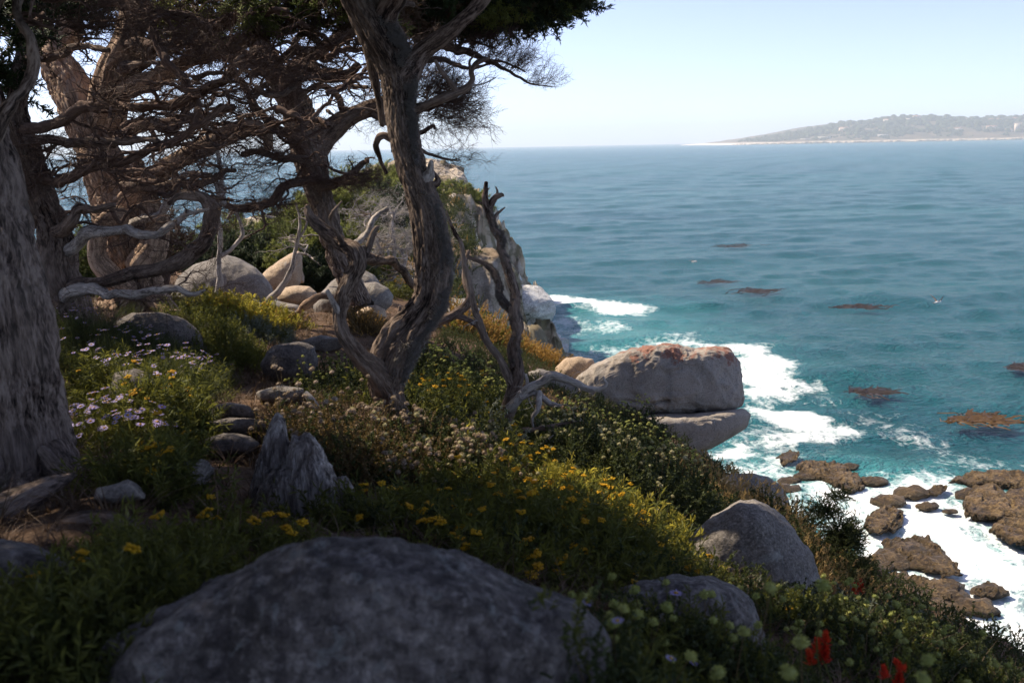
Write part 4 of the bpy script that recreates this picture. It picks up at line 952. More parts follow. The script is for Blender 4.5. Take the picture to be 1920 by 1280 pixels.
class Tree:
    def __init__(s, label, base, name='cypress_tree', group=None, seed=0):
        s.root = empty(name, base, label, 'tree', group); s.rg = np.random.default_rng(seed); s.tips = []; s.tw = Acc(); s.seed = seed; s.pads = []; s.lastpath = None
    def limb(s, pts, mat, part_name='branch', gnarl=.3, bark=.2, seg=None, sprout=0, slen=.6, level=1, gn=.3, flat=.2, up=0, srange=(.15, 1), tipflag=True, bscale=1.0, sr=.3, sdir=None, hi=0):
        s.seed += 1; pts = [(a, b, c, w*.86) for a, b, c, w in pts]; path, rad = limb_path(pts, gnarl, s.seed, nmax=260 if not hi else 640, step=None if not hi else .0085)
        seg = seg or int(np.clip(rad.max()*280, 8, 72))
        V, F3, F4, bc = tube(path, rad, seg if not hi else (170 if rad.max() > .1 else 90), bark, s.seed, bscale=bscale, fur=hi or (.006*min(1, rad.max()/.06)))
        part(part_name, mesh(part_name, V, [F3, F4], mat, {'bark': bc}), s.root)
        for _ in range(sprout):
            t = s.rg.uniform(*srange); p, r, d = on_path(path, rad, t); q = unit(d*.35+s.rg.normal(size=3)*np.array([1, .8, .75])+(np.array(sdir) if sdir is not None else 0))
            grow(p, q, slen*s.rg.uniform(.5, 1.2), max(.005, min(r*.6, slen*.03)*s.rg.uniform(.6, 1.2)), level, s.tw, s.tips, s.rg, gn, flat, up)
        if tipflag: s.tips.append((path[-1], unit(path[-1]-path[-4])))
        s.lastpath = (path, rad); return path, rad
    def twigs(s, mat=None):
        if s.tw.n:
            o = part('twigs', s.tw.mesh('twigs', mat or M_BARKR), s.root); o['kind'] = 'stuff'
    def sprigs(s, key, per=2, scl=1.0, name='fine_twigs', jit=.03, flat=.5, keep=.36):
        scl *= .62; per = max(1, per-1)
        P_, D_ = [], []
        for p, d in s.tips:
            if s.rg.random() > keep: continue
            for _ in range(per):
                P_.append(p+s.rg.normal(size=3)*jit); e = np.array(d)+s.rg.normal(size=3)*.5; e[2] = e[2]*flat+.15; D_.append(e)
        if P_:
            P_ = np.array(P_); D_ = np.array(D_); k_ = sun_gap(P_, s.rg); P_, D_ = P_[k_], D_[k_]
            scatter(name, key, P_, np.array(D_), scl*s.rg.uniform(.6, 1.25, len(P_)), s.root, s.rg)
    def crown(s, key, blobs, scl=1.0, name='foliage', dens=.8):
        """blobs: (px,py,d,radius m,flat,count)"""
        A, B = [], []
        for b in blobs:
            c = np.array(b[6]) if len(b) > 6 else P(b[0], b[1], b[2]); n = int(b[5]*dens); r = b[3]; k = max(3, int(4+r*3))
            for _ in range(k):
                o = s.rg.normal(size=3)*np.array([.55, .55, .5*b[4]])*r; p, d = pad(c+o, r*s.rg.uniform(.3, .6), n//k, s.rg, flat=max(.2, b[4])); A.append(p); B.append(d)
        A = np.concatenate(A); B = np.concatenate(B); k_ = sun_gap(A, s.rg); A, B = A[k_], B[k_]
        scatter(name, key, A, B, scl*s.rg.uniform(.7, 1.25, len(A)), s.root, s.rg)

# --- big weathered trunk at the left edge
T = Tree('massive grey fibrous trunk filling the left edge of the view', base_of([(20, 930, 4.2)]), seed=100)
T.limb([(28,1010,4.1,150),(25,900,4.2,112),(22,800,4.2,101),(18,700,4.2,91),(10,600,4.2,85),(0,500,4.25,76),(-12,400,4.3,66),(-30,300,4.35,56),(-60,200,4.4,52),(-90,60,4.5,50),(-140,-150,4.7,45),(-180,-420,5.2,36)], M_BARKL, 'trunk', .12, .16, 90, bscale=.9, hi=.022)
T.limb([(-20,270,4.3,24),(12,215,4.3,16),(45,175,4.35,13),(60,130,4.4,12),(52,75,4.4,11),(35,35,4.5,9),(40,-10,4.6,8)], M_BARK, gnarl=.5, sprout=3, slen=.35)
T.limb([(90,850,4.15,34),(128,888,4.05,22),(160,910,4.0,12),(185,928,3.95,5)], M_BARKL, 'root', .3, tipflag=False, hi=.008)
T.limb([(-60,60,4.5,30),(20,-60,4.6,24),(150,-160,4.8,20),(320,-230,5.2,14)], M_BARKD, gnarl=.5, sprout=7, slen=1.0)
T.limb([(-100,100,4.5,34),(-260,0,4.2,26),(-460,-120,4,20),(-700,-260,3.8,14)], M_BARKD, gnarl=.5, sprout=4, slen=1.0)
T.limb([(-130,-100,4.6,34),(-60,-330,4.4,26),(60,-600,4.2,20),(200,-900,4,14)], M_BARKD, gnarl=.5, sprout=4, slen=1.0)
T.twigs(); T.sprigs('twig', 2, .9)
T.crown('spray', [(-350,-250,4.6,1.9,.35,1500),(-700,-300,4.4,2.2,.35,1600),(150,-420,5,1.6,.3,1300),(-50,-700,4.2,1.6,.3,1100),(-250,-900,3.6,1.7,.3,1000),(400,-800,4.6,1.5,.3,1000)], 1.0)

W_ = lambda x, y, z, r, n: (0, 0, 0, r, .22, n, (x, y, z))
T.crown('spray', [W_(-6.5,6,17.5,2.2,2400), W_(-8.5,9,17.8,2.4,2400), W_(-4,3,17,2.2,2400), W_(-1.5,1,16.8,2.2,2400), W_(-6,0,16.2,2.5,2400), W_(-3,-3,16,2.6,2400), W_(1.2,-1.5,16.6,2.2,2200), W_(-9,3.5,16,2.4,2400), W_(-1,4.2,17.6,1.9,2000), W_(-3,7,18.2,2.2,2200), W_(.6,2.6,17.8,1.6,1500), W_(-11,7,16,2.4,2200), W_(-8,12,18.5,2.2,1800), W_(-2,-6,15,2.6,2000), W_(-6,-4,15,2.6,2000), W_(-9,-1,14.5,2.4,2000)], 1.3, 'shade_foliage', .26)  # unseen foliage added overhead and behind the camera to darken the foreground

# --- second dark trunk just behind it
T = Tree('dark rugged trunk standing directly behind the left edge trunk', base_of([(125, 610, 9)]), seed=200)
T.limb([(130,640,8.8,58),(122,590,9,48),(108,520,9,40),(92,450,9,36),(75,380,9,34),(55,310,9,31),(38,250,9.1,28),(28,190,9.1,24),(40,120,9.2,20),(52,50,9.2,18),(40,-30,9.3,16)], M_BARKD, 'trunk', .35, .22, 60, hi=.025)
T.limb([(75,400,9,22),(40,320,8.8,20),(5,240,8.6,17),(-20,150,8.5,12)], M_BARKD, gnarl=.4, sprout=2)
T.limb([(60,330,9,14),(110,340,8.8,12),(170,318,8.6,11),(240,298,8.5,10),(310,272,8.4,9),(370,240,8.3,8),(420,200,8.3,6)], M_BARKR, gnarl=.6, sprout=14, slen=.7, level=1)
T.limb([(50,260,9,12),(110,262,8.8,9),(165,272,8.6,9),(230,262,8.5,8),(290,268,8.4,6)], M_BARKD, gnarl=.6, sprout=9, slen=.6)
T.limb([(42,240,9,14),(90,238,8.9,11),(150,205,8.7,11),(210,198,8.6,10),(280,203,8.4,10),(340,190,8.3,9),(395,165,8.2,8),(440,130,8.1,7)], M_BARKR, gnarl=.6, sprout=16, slen=.8, level=1)
T.limb([(50,110,9.2,13),(100,108,9,9),(150,90,8.8,7),(200,95,8.6,5)], M_BARKD, gnarl=.7, sprout=7, slen=.5)
T.limb([(90,440,9,14),(130,420,8.7,12),(160,395,8.6,8),(210,380,8.5,5)], M_BARKD, gnarl=.6, sprout=5, slen=.5)
T.limb([(120,560,9,20),(150,545,8.6,14),(200,552,8.3,10),(270,548,8.1,9),(340,540,8,7),(392,545,8,3)], M_DEAD, gnarl=.6, sprout=6, slen=.35)
T.limb([(118,545,9,16),(170,528,8.7,14),(220,520,8.6,13),(290,500,8.5,13),(345,480,8.4,15),(385,450,8.3,17),(402,420,8.3,18),(396,390,8.3,16),(370,372,8.3,13),(340,368,8.3,9),(318,378,8.3,6)], M_BARKD, gnarl=.5, sprout=6, slen=.4)
T.limb([(110,490,9,14),(165,440,8.7,13),(230,432,8.5,11),(290,440,8.4,8),(345,405,8.3,6),(390,395,8.2,3)], M_DEAD, gnarl=.6, sprout=6, slen=.35)
T.limb([(45,60,9.2,12),(120,10,9,11),(210,0,8.8,11),(270,25,8.6,10),(295,70,8.5,9),(310,115,8.4,9),(345,150,8.4,8),(370,190,8.3,7),(360,240,8.3,6)], M_BARKR, gnarl=.5, sprout=14, slen=.6)
T.twigs(M_BARKR); T.sprigs('twig', 2, .8)
T.crown('spray', [(60,-80,9,1.1,.25,500),(250,-80,9,1.0,.25,400),(10,160,9.4,.5,.3,200),(120,40,10,.6,.3,200)], 1.0)

# --- great tan trunk (rear)
T = Tree('great pale tan cypress trunk behind the tangle with an arching broken limb', base_of([(255, 585, 11.5)]), seed=300)
T.limb([(262,610,11.4,75),(255,560,11.5,58),(248,500,11.5,48),(235,440,11.5,46),(220,380,11.6,46),(200,320,11.6,44),(175,260,11.7,40),(150,200,11.8,38),(125,140,11.9,34),(100,80,12,30),(75,20,12,26),(50,-50,12.1,22)], M_BARKT, 'trunk', .25, .2, 70, bscale=.6, hi=.04)
T.limb([(262,500,11.3,30),(290,440,11.2,26),(288,390,11.2,20),(270,350,11.2,16),(255,300,11.2,12)], M_BARKT, gnarl=.3, bscale=.8)
T.limb([(235,540,11.2,26),(200,510,11,22),(180,480,11,20),(188,440,11,22),(222,400,11,26)], M_BARKT, gnarl=.25, bscale=.8)
T.limb([(228,390,11.4,26),(275,345,11.2,25),(330,305,11.1,21),(385,270,11,19),(430,246,11,17),(470,238,11,14),(500,252,11,12),(508,278,11,11)], M_BARKT, gnarl=.3, sprout=5, slen=.4, bscale=.8)
T.limb([(170,250,11.8,34),(195,190,11.6,34),(215,130,11.6,34),(235,75,11.6,30),(250,10,11.7,26),(262,-50,11.8,22)], M_BARKT, gnarl=.3, bscale=.8)
T.limb([(205,180,11.6,26),(255,160,11.4,20),(300,138,11.3,17),(350,118,11.2,15),(400,98,11.1,15),(450,78,11,13),(500,62,11,10),(550,60,11,7)], M_BARKT, gnarl=.35, sprout=6, slen=.5, bscale=.8)
T.limb([(110,100,12,24),(125,40,12,24),(118,-30,12,20)], M_BARKT, gnarl=.3, bscale=.8)
T.limb([(255,170,11.6,15),(215,160,11.5,14),(235,130,11.4,13),(275,115,11.3,11),(290,80,11.2,9)], M_BARKD, gnarl=.5, sprout=5, slen=.5)
T.limb([(240,330,11.2,12),(300,322,11,11),(350,300,10.8,10),(400,280,10.7,8),(430,260,10.6,6),(450,225,10.5,4)], M_BARKR, gnarl=.6, sprout=14, slen=.7)
T.limb([(230,350,11.2,12),(280,352,11,11),(340,345,10.8,9),(400,330,10.7,7),(440,318,10.6,4)], M_BARKD, gnarl=.6, sprout=16, slen=.6)
T.limb([(210,260,11.3,10),(270,235,11,10),(330,232,10.8,9),(385,218,10.7,8),(440,205,10.6,6)], M_BARKR, gnarl=.6, sprout=16, slen=.7)
T.limb([(245,420,11.2,10),(300,400,11,9),(345,330,10.9,8),(395,330,10.8,7),(420,380,10.7,7),(412,330,10.7,5),(405,270,10.7,4)], M_DEAD, gnarl=.5, sprout=8, slen=.4)
T.limb([(250,40,11.5,14),(310,30,11.2,13),(370,45,11,12),(420,40,10.8,11),(480,20,10.6,9),(540,25,10.5,6)], M_BARKR, gnarl=.6, sprout=14, slen=.7)
T.limb([(215,80,11.5,14),(290,90,11.2,12),(360,75,11,11),(420,105,10.8,9),(470,120,10.6,7),(520,105,10.5,5)], M_BARKR, gnarl=.6, sprout=14, slen=.7)
T.limb([(200,560,11.3,30),(190,600,10.9,22),(150,622,10.5,14)], M_BARKT, 'root', .3, tipflag=False)
T.limb([(290,560,11.3,26),(330,592,10.9,18),(372,606,10.6,9)], M_BARKT, 'root', .3, tipflag=False)
tr = np.random.default_rng(92)
for k in range(34):                         # thin gnarled dead boughs criss-crossing below the crown
    x = tr.uniform(40, 620); y = tr.uniform(20, 400)*(1 if x < 430 else .6); d0 = tr.uniform(9, 12.5); w0 = tr.uniform(4, 8); sx = tr.choice([-1, 1], p=[.3, .7]); q = [(x, y, d0, w0)]
    for j in range(5): x += sx*tr.uniform(18, 45); y += tr.normal()*20-4; d0 += tr.normal()*.12; q.append((x, y, d0, w0*(.85-.14*j)))
    T.limb(q, M_BARKR if k % 3 else M_BARKD, gnarl=.8, sprout=9, slen=.55)
T.twigs(M_BARKR); T.sprigs('twig', 2, 1.0)
T.crown('spray', [(80,-90,12,1.4,.25,600),(330,-110,11.5,1.6,.25,700),(560,-90,11,1.3,.25,600),(170,50,12.5,.6,.3,260),(190,10,12.5,.8,.3,260)], 1.1)
T.crown('spraybrown', [(300,40,11.5,1.2,.25,330),(150,60,12,.9,.3,220),(440,50,11,1.0,.25,240),(560,70,11,.8,.22,200),(240,150,11.8,.6,.3,120),(60,30,10.5,.7,.3,220)], 1.0, 'dead_foliage')

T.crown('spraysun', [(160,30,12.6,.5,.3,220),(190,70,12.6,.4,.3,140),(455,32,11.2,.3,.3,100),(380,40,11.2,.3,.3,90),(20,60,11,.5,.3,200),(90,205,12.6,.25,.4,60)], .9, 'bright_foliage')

T.crown('spraybrown', [(60,10,11,.8,.18,130),(150,-5,11,.8,.16,120),(250,-5,11,.9,.16,130),(350,0,11,.9,.16,130),(450,0,11,.9,.16,130),(550,5,11,.9,.16,130),(640,10,11.5,.8,.16,110)], 1.0, 'dead_foliage')
T.crown('sprayfar', [(90,20,10.5,.5,.16,170),(220,5,10.5,.6,.16,220),(330,35,10.5,.5,.14,180),(430,20,10.5,.6,.14,220),(520,50,10.5,.5,.14,170),(600,25,10.5,.6,.14,200),(380,75,11.5,.4,.14,110),(480,100,11.5,.35,.14,90),(150,120,11.5,.35,.2,80)], 1.0, 'green_foliage')

# --- leaning cypress in the middle distance
T = Tree('leaning brown cypress left of the centre tree with a dark twiggy crown', base_of([(662, 545, 13)]), seed=400)
T.limb([(672,575,13,36),(655,525,13,27),(638,470,13,26),(620,415,13,27),(603,360,13,29),(588,310,13,32),(572,262,13,34),(552,215,13.1,29),(530,165,13.1,25),(505,110,13.2,23),(480,50,13.2,21),(460,-20,13.3,18)], M_BARK, 'trunk', .25, .22, 60, bscale=.6, hi=.04)
T.limb([(592,300,13,24),(618,255,13,21),(645,230,13,19),(675,212,13,18),(705,196,13,16),(735,180,13,14),(770,150,13,10)], M_BARKD, gnarl=.35, sprout=10, slen=.5)
T.limb([(650,232,13,9),(640,200,13,8),(628,175,12.9,6),(600,158,12.9,6),(570,175,12.8,5),(548,195,12.8,3)], M_BARKD, gnarl=.5, sprout=4, slen=.3)
T.limb([(628,175,12.9,5),(655,162,12.9,5),(690,165,12.8,4)], M_BARKD, gnarl=.5, sprout=4, slen=.3)
T.limb([(575,255,13,20),(545,160,12.8,20),(560,130,12.7,18),(600,140,12.6,15),(640,135,12.5,11),(670,120,12.4,9)], M_BARKR, gnarl=.4, sprout=12, slen=.7)
T.limb([(598,330,12.8,12),(560,342,12.5,9),(530,350,12.4,9),(505,380,12.3,8),(470,388,12.2,8),(430,386,12.2,7),(395,372,12.1,6)], M_BARKR, gnarl=.35, sprout=18, slen=.6, level=1)
T.limb([(600,350,12.8,10),(630,342,12.7,9),(660,325,12.6,7),(690,300,12.5,4)], M_BARKD, gnarl=.5, sprout=12, slen=.6)
T.limb([(580,300,12.8,14),(560,260,12.5,12),(520,240,12.3,9),(480,200,12.2,8),(450,150,12.1,6)], M_BARKR, gnarl=.5, sprout=14, slen=.7)
T.limb([(590,320,12.8,14),(570,300,12.5,9),(530,300,12.4,7),(490,288,12.3,6),(450,290,12.3,4)], M_BARKD, gnarl=.6, sprout=14, slen=.6)
T.limb([(530,170,13,18),(560,120,12.8,14),(610,90,12.7,13),(650,60,12.6,11),(700,30,12.5,9)], M_BARKD, gnarl=.5, sprout=12, slen=.8)
T.limb([(520,150,13,16),(480,110,12.8,14),(440,90,12.7,12),(390,95,12.6,10)], M_BARKR, gnarl=.5, sprout=12, slen=.8)
# right hand limbs reaching over the sea
T.limb([(730,180,13,9),(765,135,13,9),(800,92,13,9),(830,84,13,10),(852,95,13,9),(872,95,13,7),(905,108,13,5),(935,122,13,4),(965,140,13,3),(1000,160,13,2),(1035,163,13,1)], M_BARKD, gnarl=.4)
for q in [[(852,95,13,5),(872,78,13,3.5),(900,82,13,2.5),(930,90,13,2)], [(870,95,13,5),(905,112,12.9,4),(950,118,12.9,3),(985,135,12.9,2)], [(790,115,13,6),(830,112,13,5),(860,125,13,4),(890,128,13,3),(935,118,13,2)]]:
    T.limb(q, M_BARKD, gnarl=.4)
T.limb([(720,200,13,9),(760,210,13,7),(800,205,13,5),(840,190,13,4),(870,190,13,2)], M_BARKR, gnarl=.5)
T.limb([(700,215,13,9),(745,240,13,8),(780,250,13,6),(810,238,13,4),(818,240,13,2)], M_BARKD, gnarl=.5, sprout=3, slen=.25)
T.limb([(735,280,12.5,6),(770,275,12.5,5),(800,288,12.5,4),(830,298,12.5,3),(864,302,12.5,1.5)], M_BARKD, gnarl=.4, sprout=4, slen=.22, srange=(.6, 1))
rg = T.rg; P_, D_ = [], []
def fan(x0, x1, y0, y1, n, up, s, d=13, spread=.4):
    for _ in range(n):
        t = rg.random(); P_.append(P(x0+(x1-x0)*t+rg.normal()*6, y0+(y1-y0)*t+rg.normal()*3, d+rg.normal()*.25)); D_.append(np.array([.75, .25*rg.normal(), up])+rg.normal(size=3)*spread); S_.append(s*rg.uniform(.6, 1.2))
S_ = []
fan(870, 965, 95, 140, 55, .75, .62); fan(940, 1030, 122, 163, 40, .6, .45, spread=.25); fan(850, 930, 78, 92, 26, .6, .55); fan(980, 1035, 155, 164, 18, .1, .35, spread=.2)
fan(775, 850, 175, 195, 55, .55, .8); fan(780, 860, 195, 200, 60, .1, .75); fan(780, 850, 215, 235, 44, .1, .6); fan(780, 820, 165, 175, 30, .8, .6)
scatter('fine_twigs', 'twig', P_, np.array(D_), np.array(S_)*1.25, T.root, rg)
T.twigs(M_BARKR); T.sprigs('twig', 3, .8, 'twig_tangle')
T.crown('spray', [(770,-30,13,1.0,.25,800),(850,-15,13,1.1,.25,1000),(915,0,13,.95,.22,800),(980,8,13,.55,.2,380),(1020,14,13,.25,.2,100),(930,40,13,.45,.15,260),(860,40,13,.5,.2,300),(600,-60,13,1.5,.3,1100),(420,-50,13,1.4,.3,1000),(700,10,13.4,.8,.2,520),(1000,40,13,.2,.15,60)], 1.05)
T.crown('spraybrown', [(620,50,12.6,.9,.2,240),(480,40,12.8,1.0,.18,200),(560,95,13,.5,.2,130),(700,50,13.2,.6,.25,260),(640,90,12.8,.5,.25,120),(830,35,13.2,.7,.2,350)], 1.0, 'dead_foliage')
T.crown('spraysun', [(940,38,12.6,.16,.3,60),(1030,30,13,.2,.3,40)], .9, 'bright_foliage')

# --- centre tree
T = Tree('gnarled twisting cypress in the centre, forked low above the path edge', base_of([(738, 790, 6.3)]), seed=500)
path, rad = T.limb([(a_, b_, c_, w_*.9) for a_, b_, c_, w_ in [(742,815,6.3,46),(735,770,6.3,31),(725,728,6.3,36),(732,680,6.3,44),(752,640,6.3,46),(785,598,6.3,40),(808,560,6.3,41),(814,510,6.3,36),(808,460,6.3,37),(798,410,6.3,37),(782,360,6.3,33),(766,310,6.3,30),(756,255,6.3,31),(748,200,6.3,34),(745,150,6.3,40),(735,110,6.3,44),(712,65,6.3,46),(685,20,6.3,42),(665,-30,6.3,40),(650,-100,6.3,36),(640,-200,6.2,30)]], M_BARKC, 'trunk', .1, .2, 80, hi=.016, bscale=1.2)
mainp = (path.copy(), rad.copy())
T.limb([(728,735,6.3,28),(700,692,6.2,22),(668,662,6.1,17),(644,630,6.05,14),(634,590,6.05,14),(642,555,6.05,15),(658,525,6.05,16),(670,495,6.05,17),(665,470,6.05,17),(640,455,6.1,15),(612,435,6.1,12),(590,415,6.1,10),(577,398,6.1,7),(573,385,6.1,4)], M_BARKC, 'branch', .16, .22, 44, hi=.009, bscale=1.4)
T.limb([(668,495,6.05,16),(690,470,6.1,9),(702,435,6.1,6),(712,425,6.1,3)], M_BARKC, gnarl=.3)
T.limb([(640,458,6.05,7),(632,436,6,4),(620,412,5.95,4),(628,392,5.9,3),(640,378,6,2)], M_BARKC, gnarl=.4, tipflag=False)
T.limb([(640,590,6.05,9),(625,568,6,7),(612,545,5.95,5)], M_DEAD, 'branch_stub', .2, tipflag=False)
T.limb([(676,480,6.05,14),(710,487,6.3,8),(735,488,6.5,8),(752,505,6.7,9),(775,535,6.9,8)], M_BARKC, gnarl=.4, sprout=4, slen=.18, sr=.2)
T.limb([(660,462,6.05,9),(686,440,6.2,6),(700,410,6.3,5),(725,390,6.4,4)], M_DEAD, gnarl=.5, sprout=3, slen=.2)
T.limb([(752,150,6.3,30),(790,98,6.3,19),(830,70,6.25,18),(868,38,6.2,15),(900,8,6.2,15),(930,-30,6.2,13),(980,-90,6.1,9)], M_BARKD, gnarl=.25)
T.limb([(765,212,6.3,14),(795,198,6.25,8),(825,186,6.2,8),(850,176,6.2,9),(872,166,6.2,8),(884,150,6.2,7),(884,132,6.2,7),(895,118,6.2,8),(918,108,6.2,4)], M_BARKD, gnarl=.2, bark=.3)
T.limb([(857,174,6.2,7),(842,152,6.2,5),(828,134,6.2,5),(815,114,6.2,3)], M_BARKD, gnarl=.2)
T.limb([(886,146,6.2,4),(880,118,6.2,3),(890,104,6.2,2)], M_BARKD, gnarl=.3)
T.limb([(884,160,6.2,3),(905,158,6.2,1.5),(930,146,6.2,.8)], M_DEAD, gnarl=.2)
T.limb([(738,262,6.35,7),(718,254,6.35,7),(706,270,6.4,6),(712,296,6.5,5),(724,325,6.6,4)], M_BARKD, gnarl=.3)
T.limb([(785,345,6.3,16),(802,330,6.25,10),(808,305,6.2,4)], M_DEAD, 'branch_stub', .3)
T.limb([(798,352,6.3,10),(820,340,6.3,8),(812,322,6.3,3)], M_BARKD, 'branch_stub', .3)
T.limb([(670,30,6.45,8),(690,90,6.5,12),(705,160,6.5,9),(715,235,6.5,6)], M_BARKC, gnarl=.3)
T.limb([(715,60,6.3,26),(760,-40,6.1,22),(820,-160,5.9,17),(900,-300,5.7,12)], M_BARKD, gnarl=.3, sprout=4, slen=.8)
T.limb([(670,-20,6.3,28),(560,-120,5.9,22),(430,-240,5.5,17),(300,-360,5.1,12)], M_BARKD, gnarl=.3, sprout=6, slen=.9)
# spiral ridges along the lower trunk
for k in range(3):
    m_ = len(mainp[0]); sl_ = slice(int(m_*(.08+.14*k)), int(m_*(.34+.17*k)), 4); pp = mainp[0][sl_]; rr = mainp[1][sl_]; an = np.linspace(0, 2.0, len(pp))+k*2.1
    side = np.stack([np.cos(an), np.sin(an), an*0], 1); q = pp+side*rr[:, None]*.75
    V, F3, F4, bc = tube(smooth_path(q, 60), np.interp(np.linspace(0, 1, 60), [0, .2, .8, 1], [.01, .032, .03, .008]), 14, .3, k); part('bark_ridge', mesh('bark_ridge', V, [F3, F4], M_BARKC, {'bark': bc}), T.root)
rg = T.rg; A, B = [], []
for k in range(2600):                      # grey lichen on the weather side
    t = rg.uniform(.12, .9); p, r, d = on_path(*mainp, t); an = rg.normal()*.45; sd = unit(np.array([math.cos(an), math.sin(an)-.35, .1*rg.normal()]))
    if pn(np.array([[p[2]*4.5, an*1.2, 3]]))[0] < -.05: continue
    A.append(p+sd*r*rg.uniform(.9, 1.08)); B.append(sd+np.array([0, 0, -.5])+rg.normal(size=3)*.3)
scatter('lichen', 'hair', A, np.array(B), .9*rg.uniform(.5, 1.1, len(A)), T.root, rg)
T.twigs(M_BARKD)
T.crown('spray', [(820,-230,5.8,1.0,.25,700),(560,-330,5.6,1.5,.25,1100),(250,-480,5,1.4,.25,1000),(650,-420,6.2,1.3,.25,900)], 1.0)

# --- dead tree on the slope edge
T = Tree('thin lichen hung dead tree twisting up against the sea', base_of([(945, 838, 7.6)]), 'dead_tree', seed=600)
p1 = T.limb([(946,845,7.6,12),(950,800,7.6,13),(955,765,7.6,15),(962,740,7.6,14),(970,700,7.6,13),(966,660,7.6,11),(970,620,7.6,10),(962,585,7.6,10),(965,545,7.6,9),(952,500,7.6,9),(940,470,7.6,8),(940,445,7.6,10),(925,425,7.6,8),(915,400,7.6,8),(910,375,7.6,6),(912,340,7.6,3)], M_BARKD, 'trunk', .25, .3, 24)
p2 = T.limb([(966,690,7.6,10),(960,650,7.65,9),(975,610,7.65,9),(955,578,7.65,8),(940,560,7.65,8),(935,530,7.65,7),(915,500,7.7,5),(880,482,7.7,4)], M_BARKD, gnarl=.3)
p3 = T.limb([(960,720,7.6,11),(935,672,7.6,8),(912,638,7.6,8),(897,600,7.6,8),(886,560,7.6,7),(877,520,7.6,7),(870,490,7.6,6),(864,455,7.6,5),(846,425,7.6,4),(838,395,7.6,2)], M_BARK, gnarl=.25, sprout=3, slen=.2)
T.limb([(914,395,7.6,7),(926,372,7.6,6),(938,366,7.6,4),(944,368,7.6,2)], M_BARKD)
T.limb([(928,378,7.6,4),(932,360,7.6,3),(930,350,7.6,1.5)], M_BARKD)
T.limb([(912,378,7.6,4),(905,365,7.6,3),(918,352,7.6,1.2)], M_BARKD)
T.limb([(908,382,7.6,3),(897,379,7.6,1.2)], M_BARKD)
T.limb([(924,418,7.6,4),(932,402,7.6,3),(947,388,7.6,1.5)], M_BARKD)
T.limb([(955,765,7.55,11),(985,730,7.5,9),(1012,715,7.5,9),(1035,704,7.5,10),(1062,712,7.5,8),(1085,722,7.5,8),(1110,730,7.5,7),(1135,722,7.5,4),(1128,705,7.5,2)], M_DEAD, gnarl=.3, sprout=5, slen=.18)
T.limb([(975,745,7.5,8),(1005,738,7.5,6),(1030,755,7.45,5),(1052,760,7.4,2)], M_DEAD, gnarl=.3, sprout=4, slen=.2)
T.limb([(1010,735,7.5,6),(1008,765,7.4,5),(998,785,7.4,3),(1000,800,7.4,2)], M_DEAD, gnarl=.3)
T.limb([(950,815,7.5,8),(985,805,7.4,6),(1020,803,7.4,6),(1050,795,7.4,4),(1075,790,7.4,2)], M_BARKD, gnarl=.4, sprout=3, slen=.2)
T.limb([(985,700,7.5,5),(988,725,7.5,4),(965,755,7.5,4)], M_DEAD, gnarl=.3)
T.limb([(1000,840,7.2,3),(1020,830,7.2,2.5),(1038,815,7.2,1.5)], M_TWIGP, gnarl=.5)
rg = T.rg; A, B = [], []
for pth, rd in (p1, p2):
    for k in range(330):
        t = rg.uniform(.3, .9); p, r, d = on_path(pth, rd, t); sd = unit(rg.normal(size=3)); A.append(p+sd*r); B.append(sd+np.array([0, 0, -.8]))
    
scatter('lichen', 'hair', A, np.array(B), .5*rg.uniform(.5, 1.1, len(A)), T.root, rg); T.twigs(M_DEAD)

# --- small pale dead trees by the boulders
T = Tree('small pale dead tree in front of the domed boulder', base_of([(402, 580, 13.2)]), 'dead_tree', seed=700)
T.limb([(398,585,13.2,11),(405,560,13.2,10),(412,530,13.2,8),(410,500,13.2,6),(415,465,13.2,6),(414,430,13.2,5),(408,390,13.2,3)], M_DEAD, 'trunk', .3)
T.limb([(413,480,13.2,5),(430,470,13.2,4),(445,455,13.2,4),(455,440,13.2,4),(450,415,13.2,3),(438,395,13.2,3),(425,410,13.2,2)], M_DEAD, gnarl=.2, sprout=4, slen=.3)
T.limb([(405,565,13.2,8),(375,566,13.1,6),(352,572,13,3)], M_DEAD, 'root', .3, sprout=2, slen=.2); T.twigs(M_DEAD); T.sprigs('twigpale', 1, .6)
T = Tree('slanting pale dead tree leaning right across the sunlit tilted boulder', base_of([(485, 585, 13.6)]), 'dead_tree', seed=710)
T.limb([(482,590,13.6,9),(505,562,13.6,8),(530,535,13.6,7),(546,505,13.6,5),(552,470,13.6,4),(560,440,13.6,4),(562,410,13.6,3),(556,380,13.6,2)], M_DEAD, 'trunk', .25, sprout=8, slen=.5, srange=(.5, 1))
T.limb([(558,450,13.6,3),(575,420,13.6,2.5),(570,395,13.6,2)], M_DEAD, sprout=3, slen=.3)
T.twigs(M_DEAD); T.sprigs('twigpale', 1, .7)
T = Tree('bleached leafless shrub tree right of the leaning cypress', base_of([(720, 500, 20)]), 'dead_tree', seed=720)
for q in [[(735,520,20,8),(715,470,20,5),(700,430,20,4),(690,395,20,2)], [(730,510,20,6),(740,460,20,4),(735,420,20,3),(745,390,20,2)], [(735,515,20,6),(760,490,20,4),(745,460,20,3)], [(720,500,20,6),(700,490,20,4),(690,455,20,3)]]:
    T.limb(q, M_DEAD, gnarl=.5, sprout=9, slen=.9, up=.3)
T.twigs(M_DEAD); T.sprigs('twigpale', 2, 1.0)
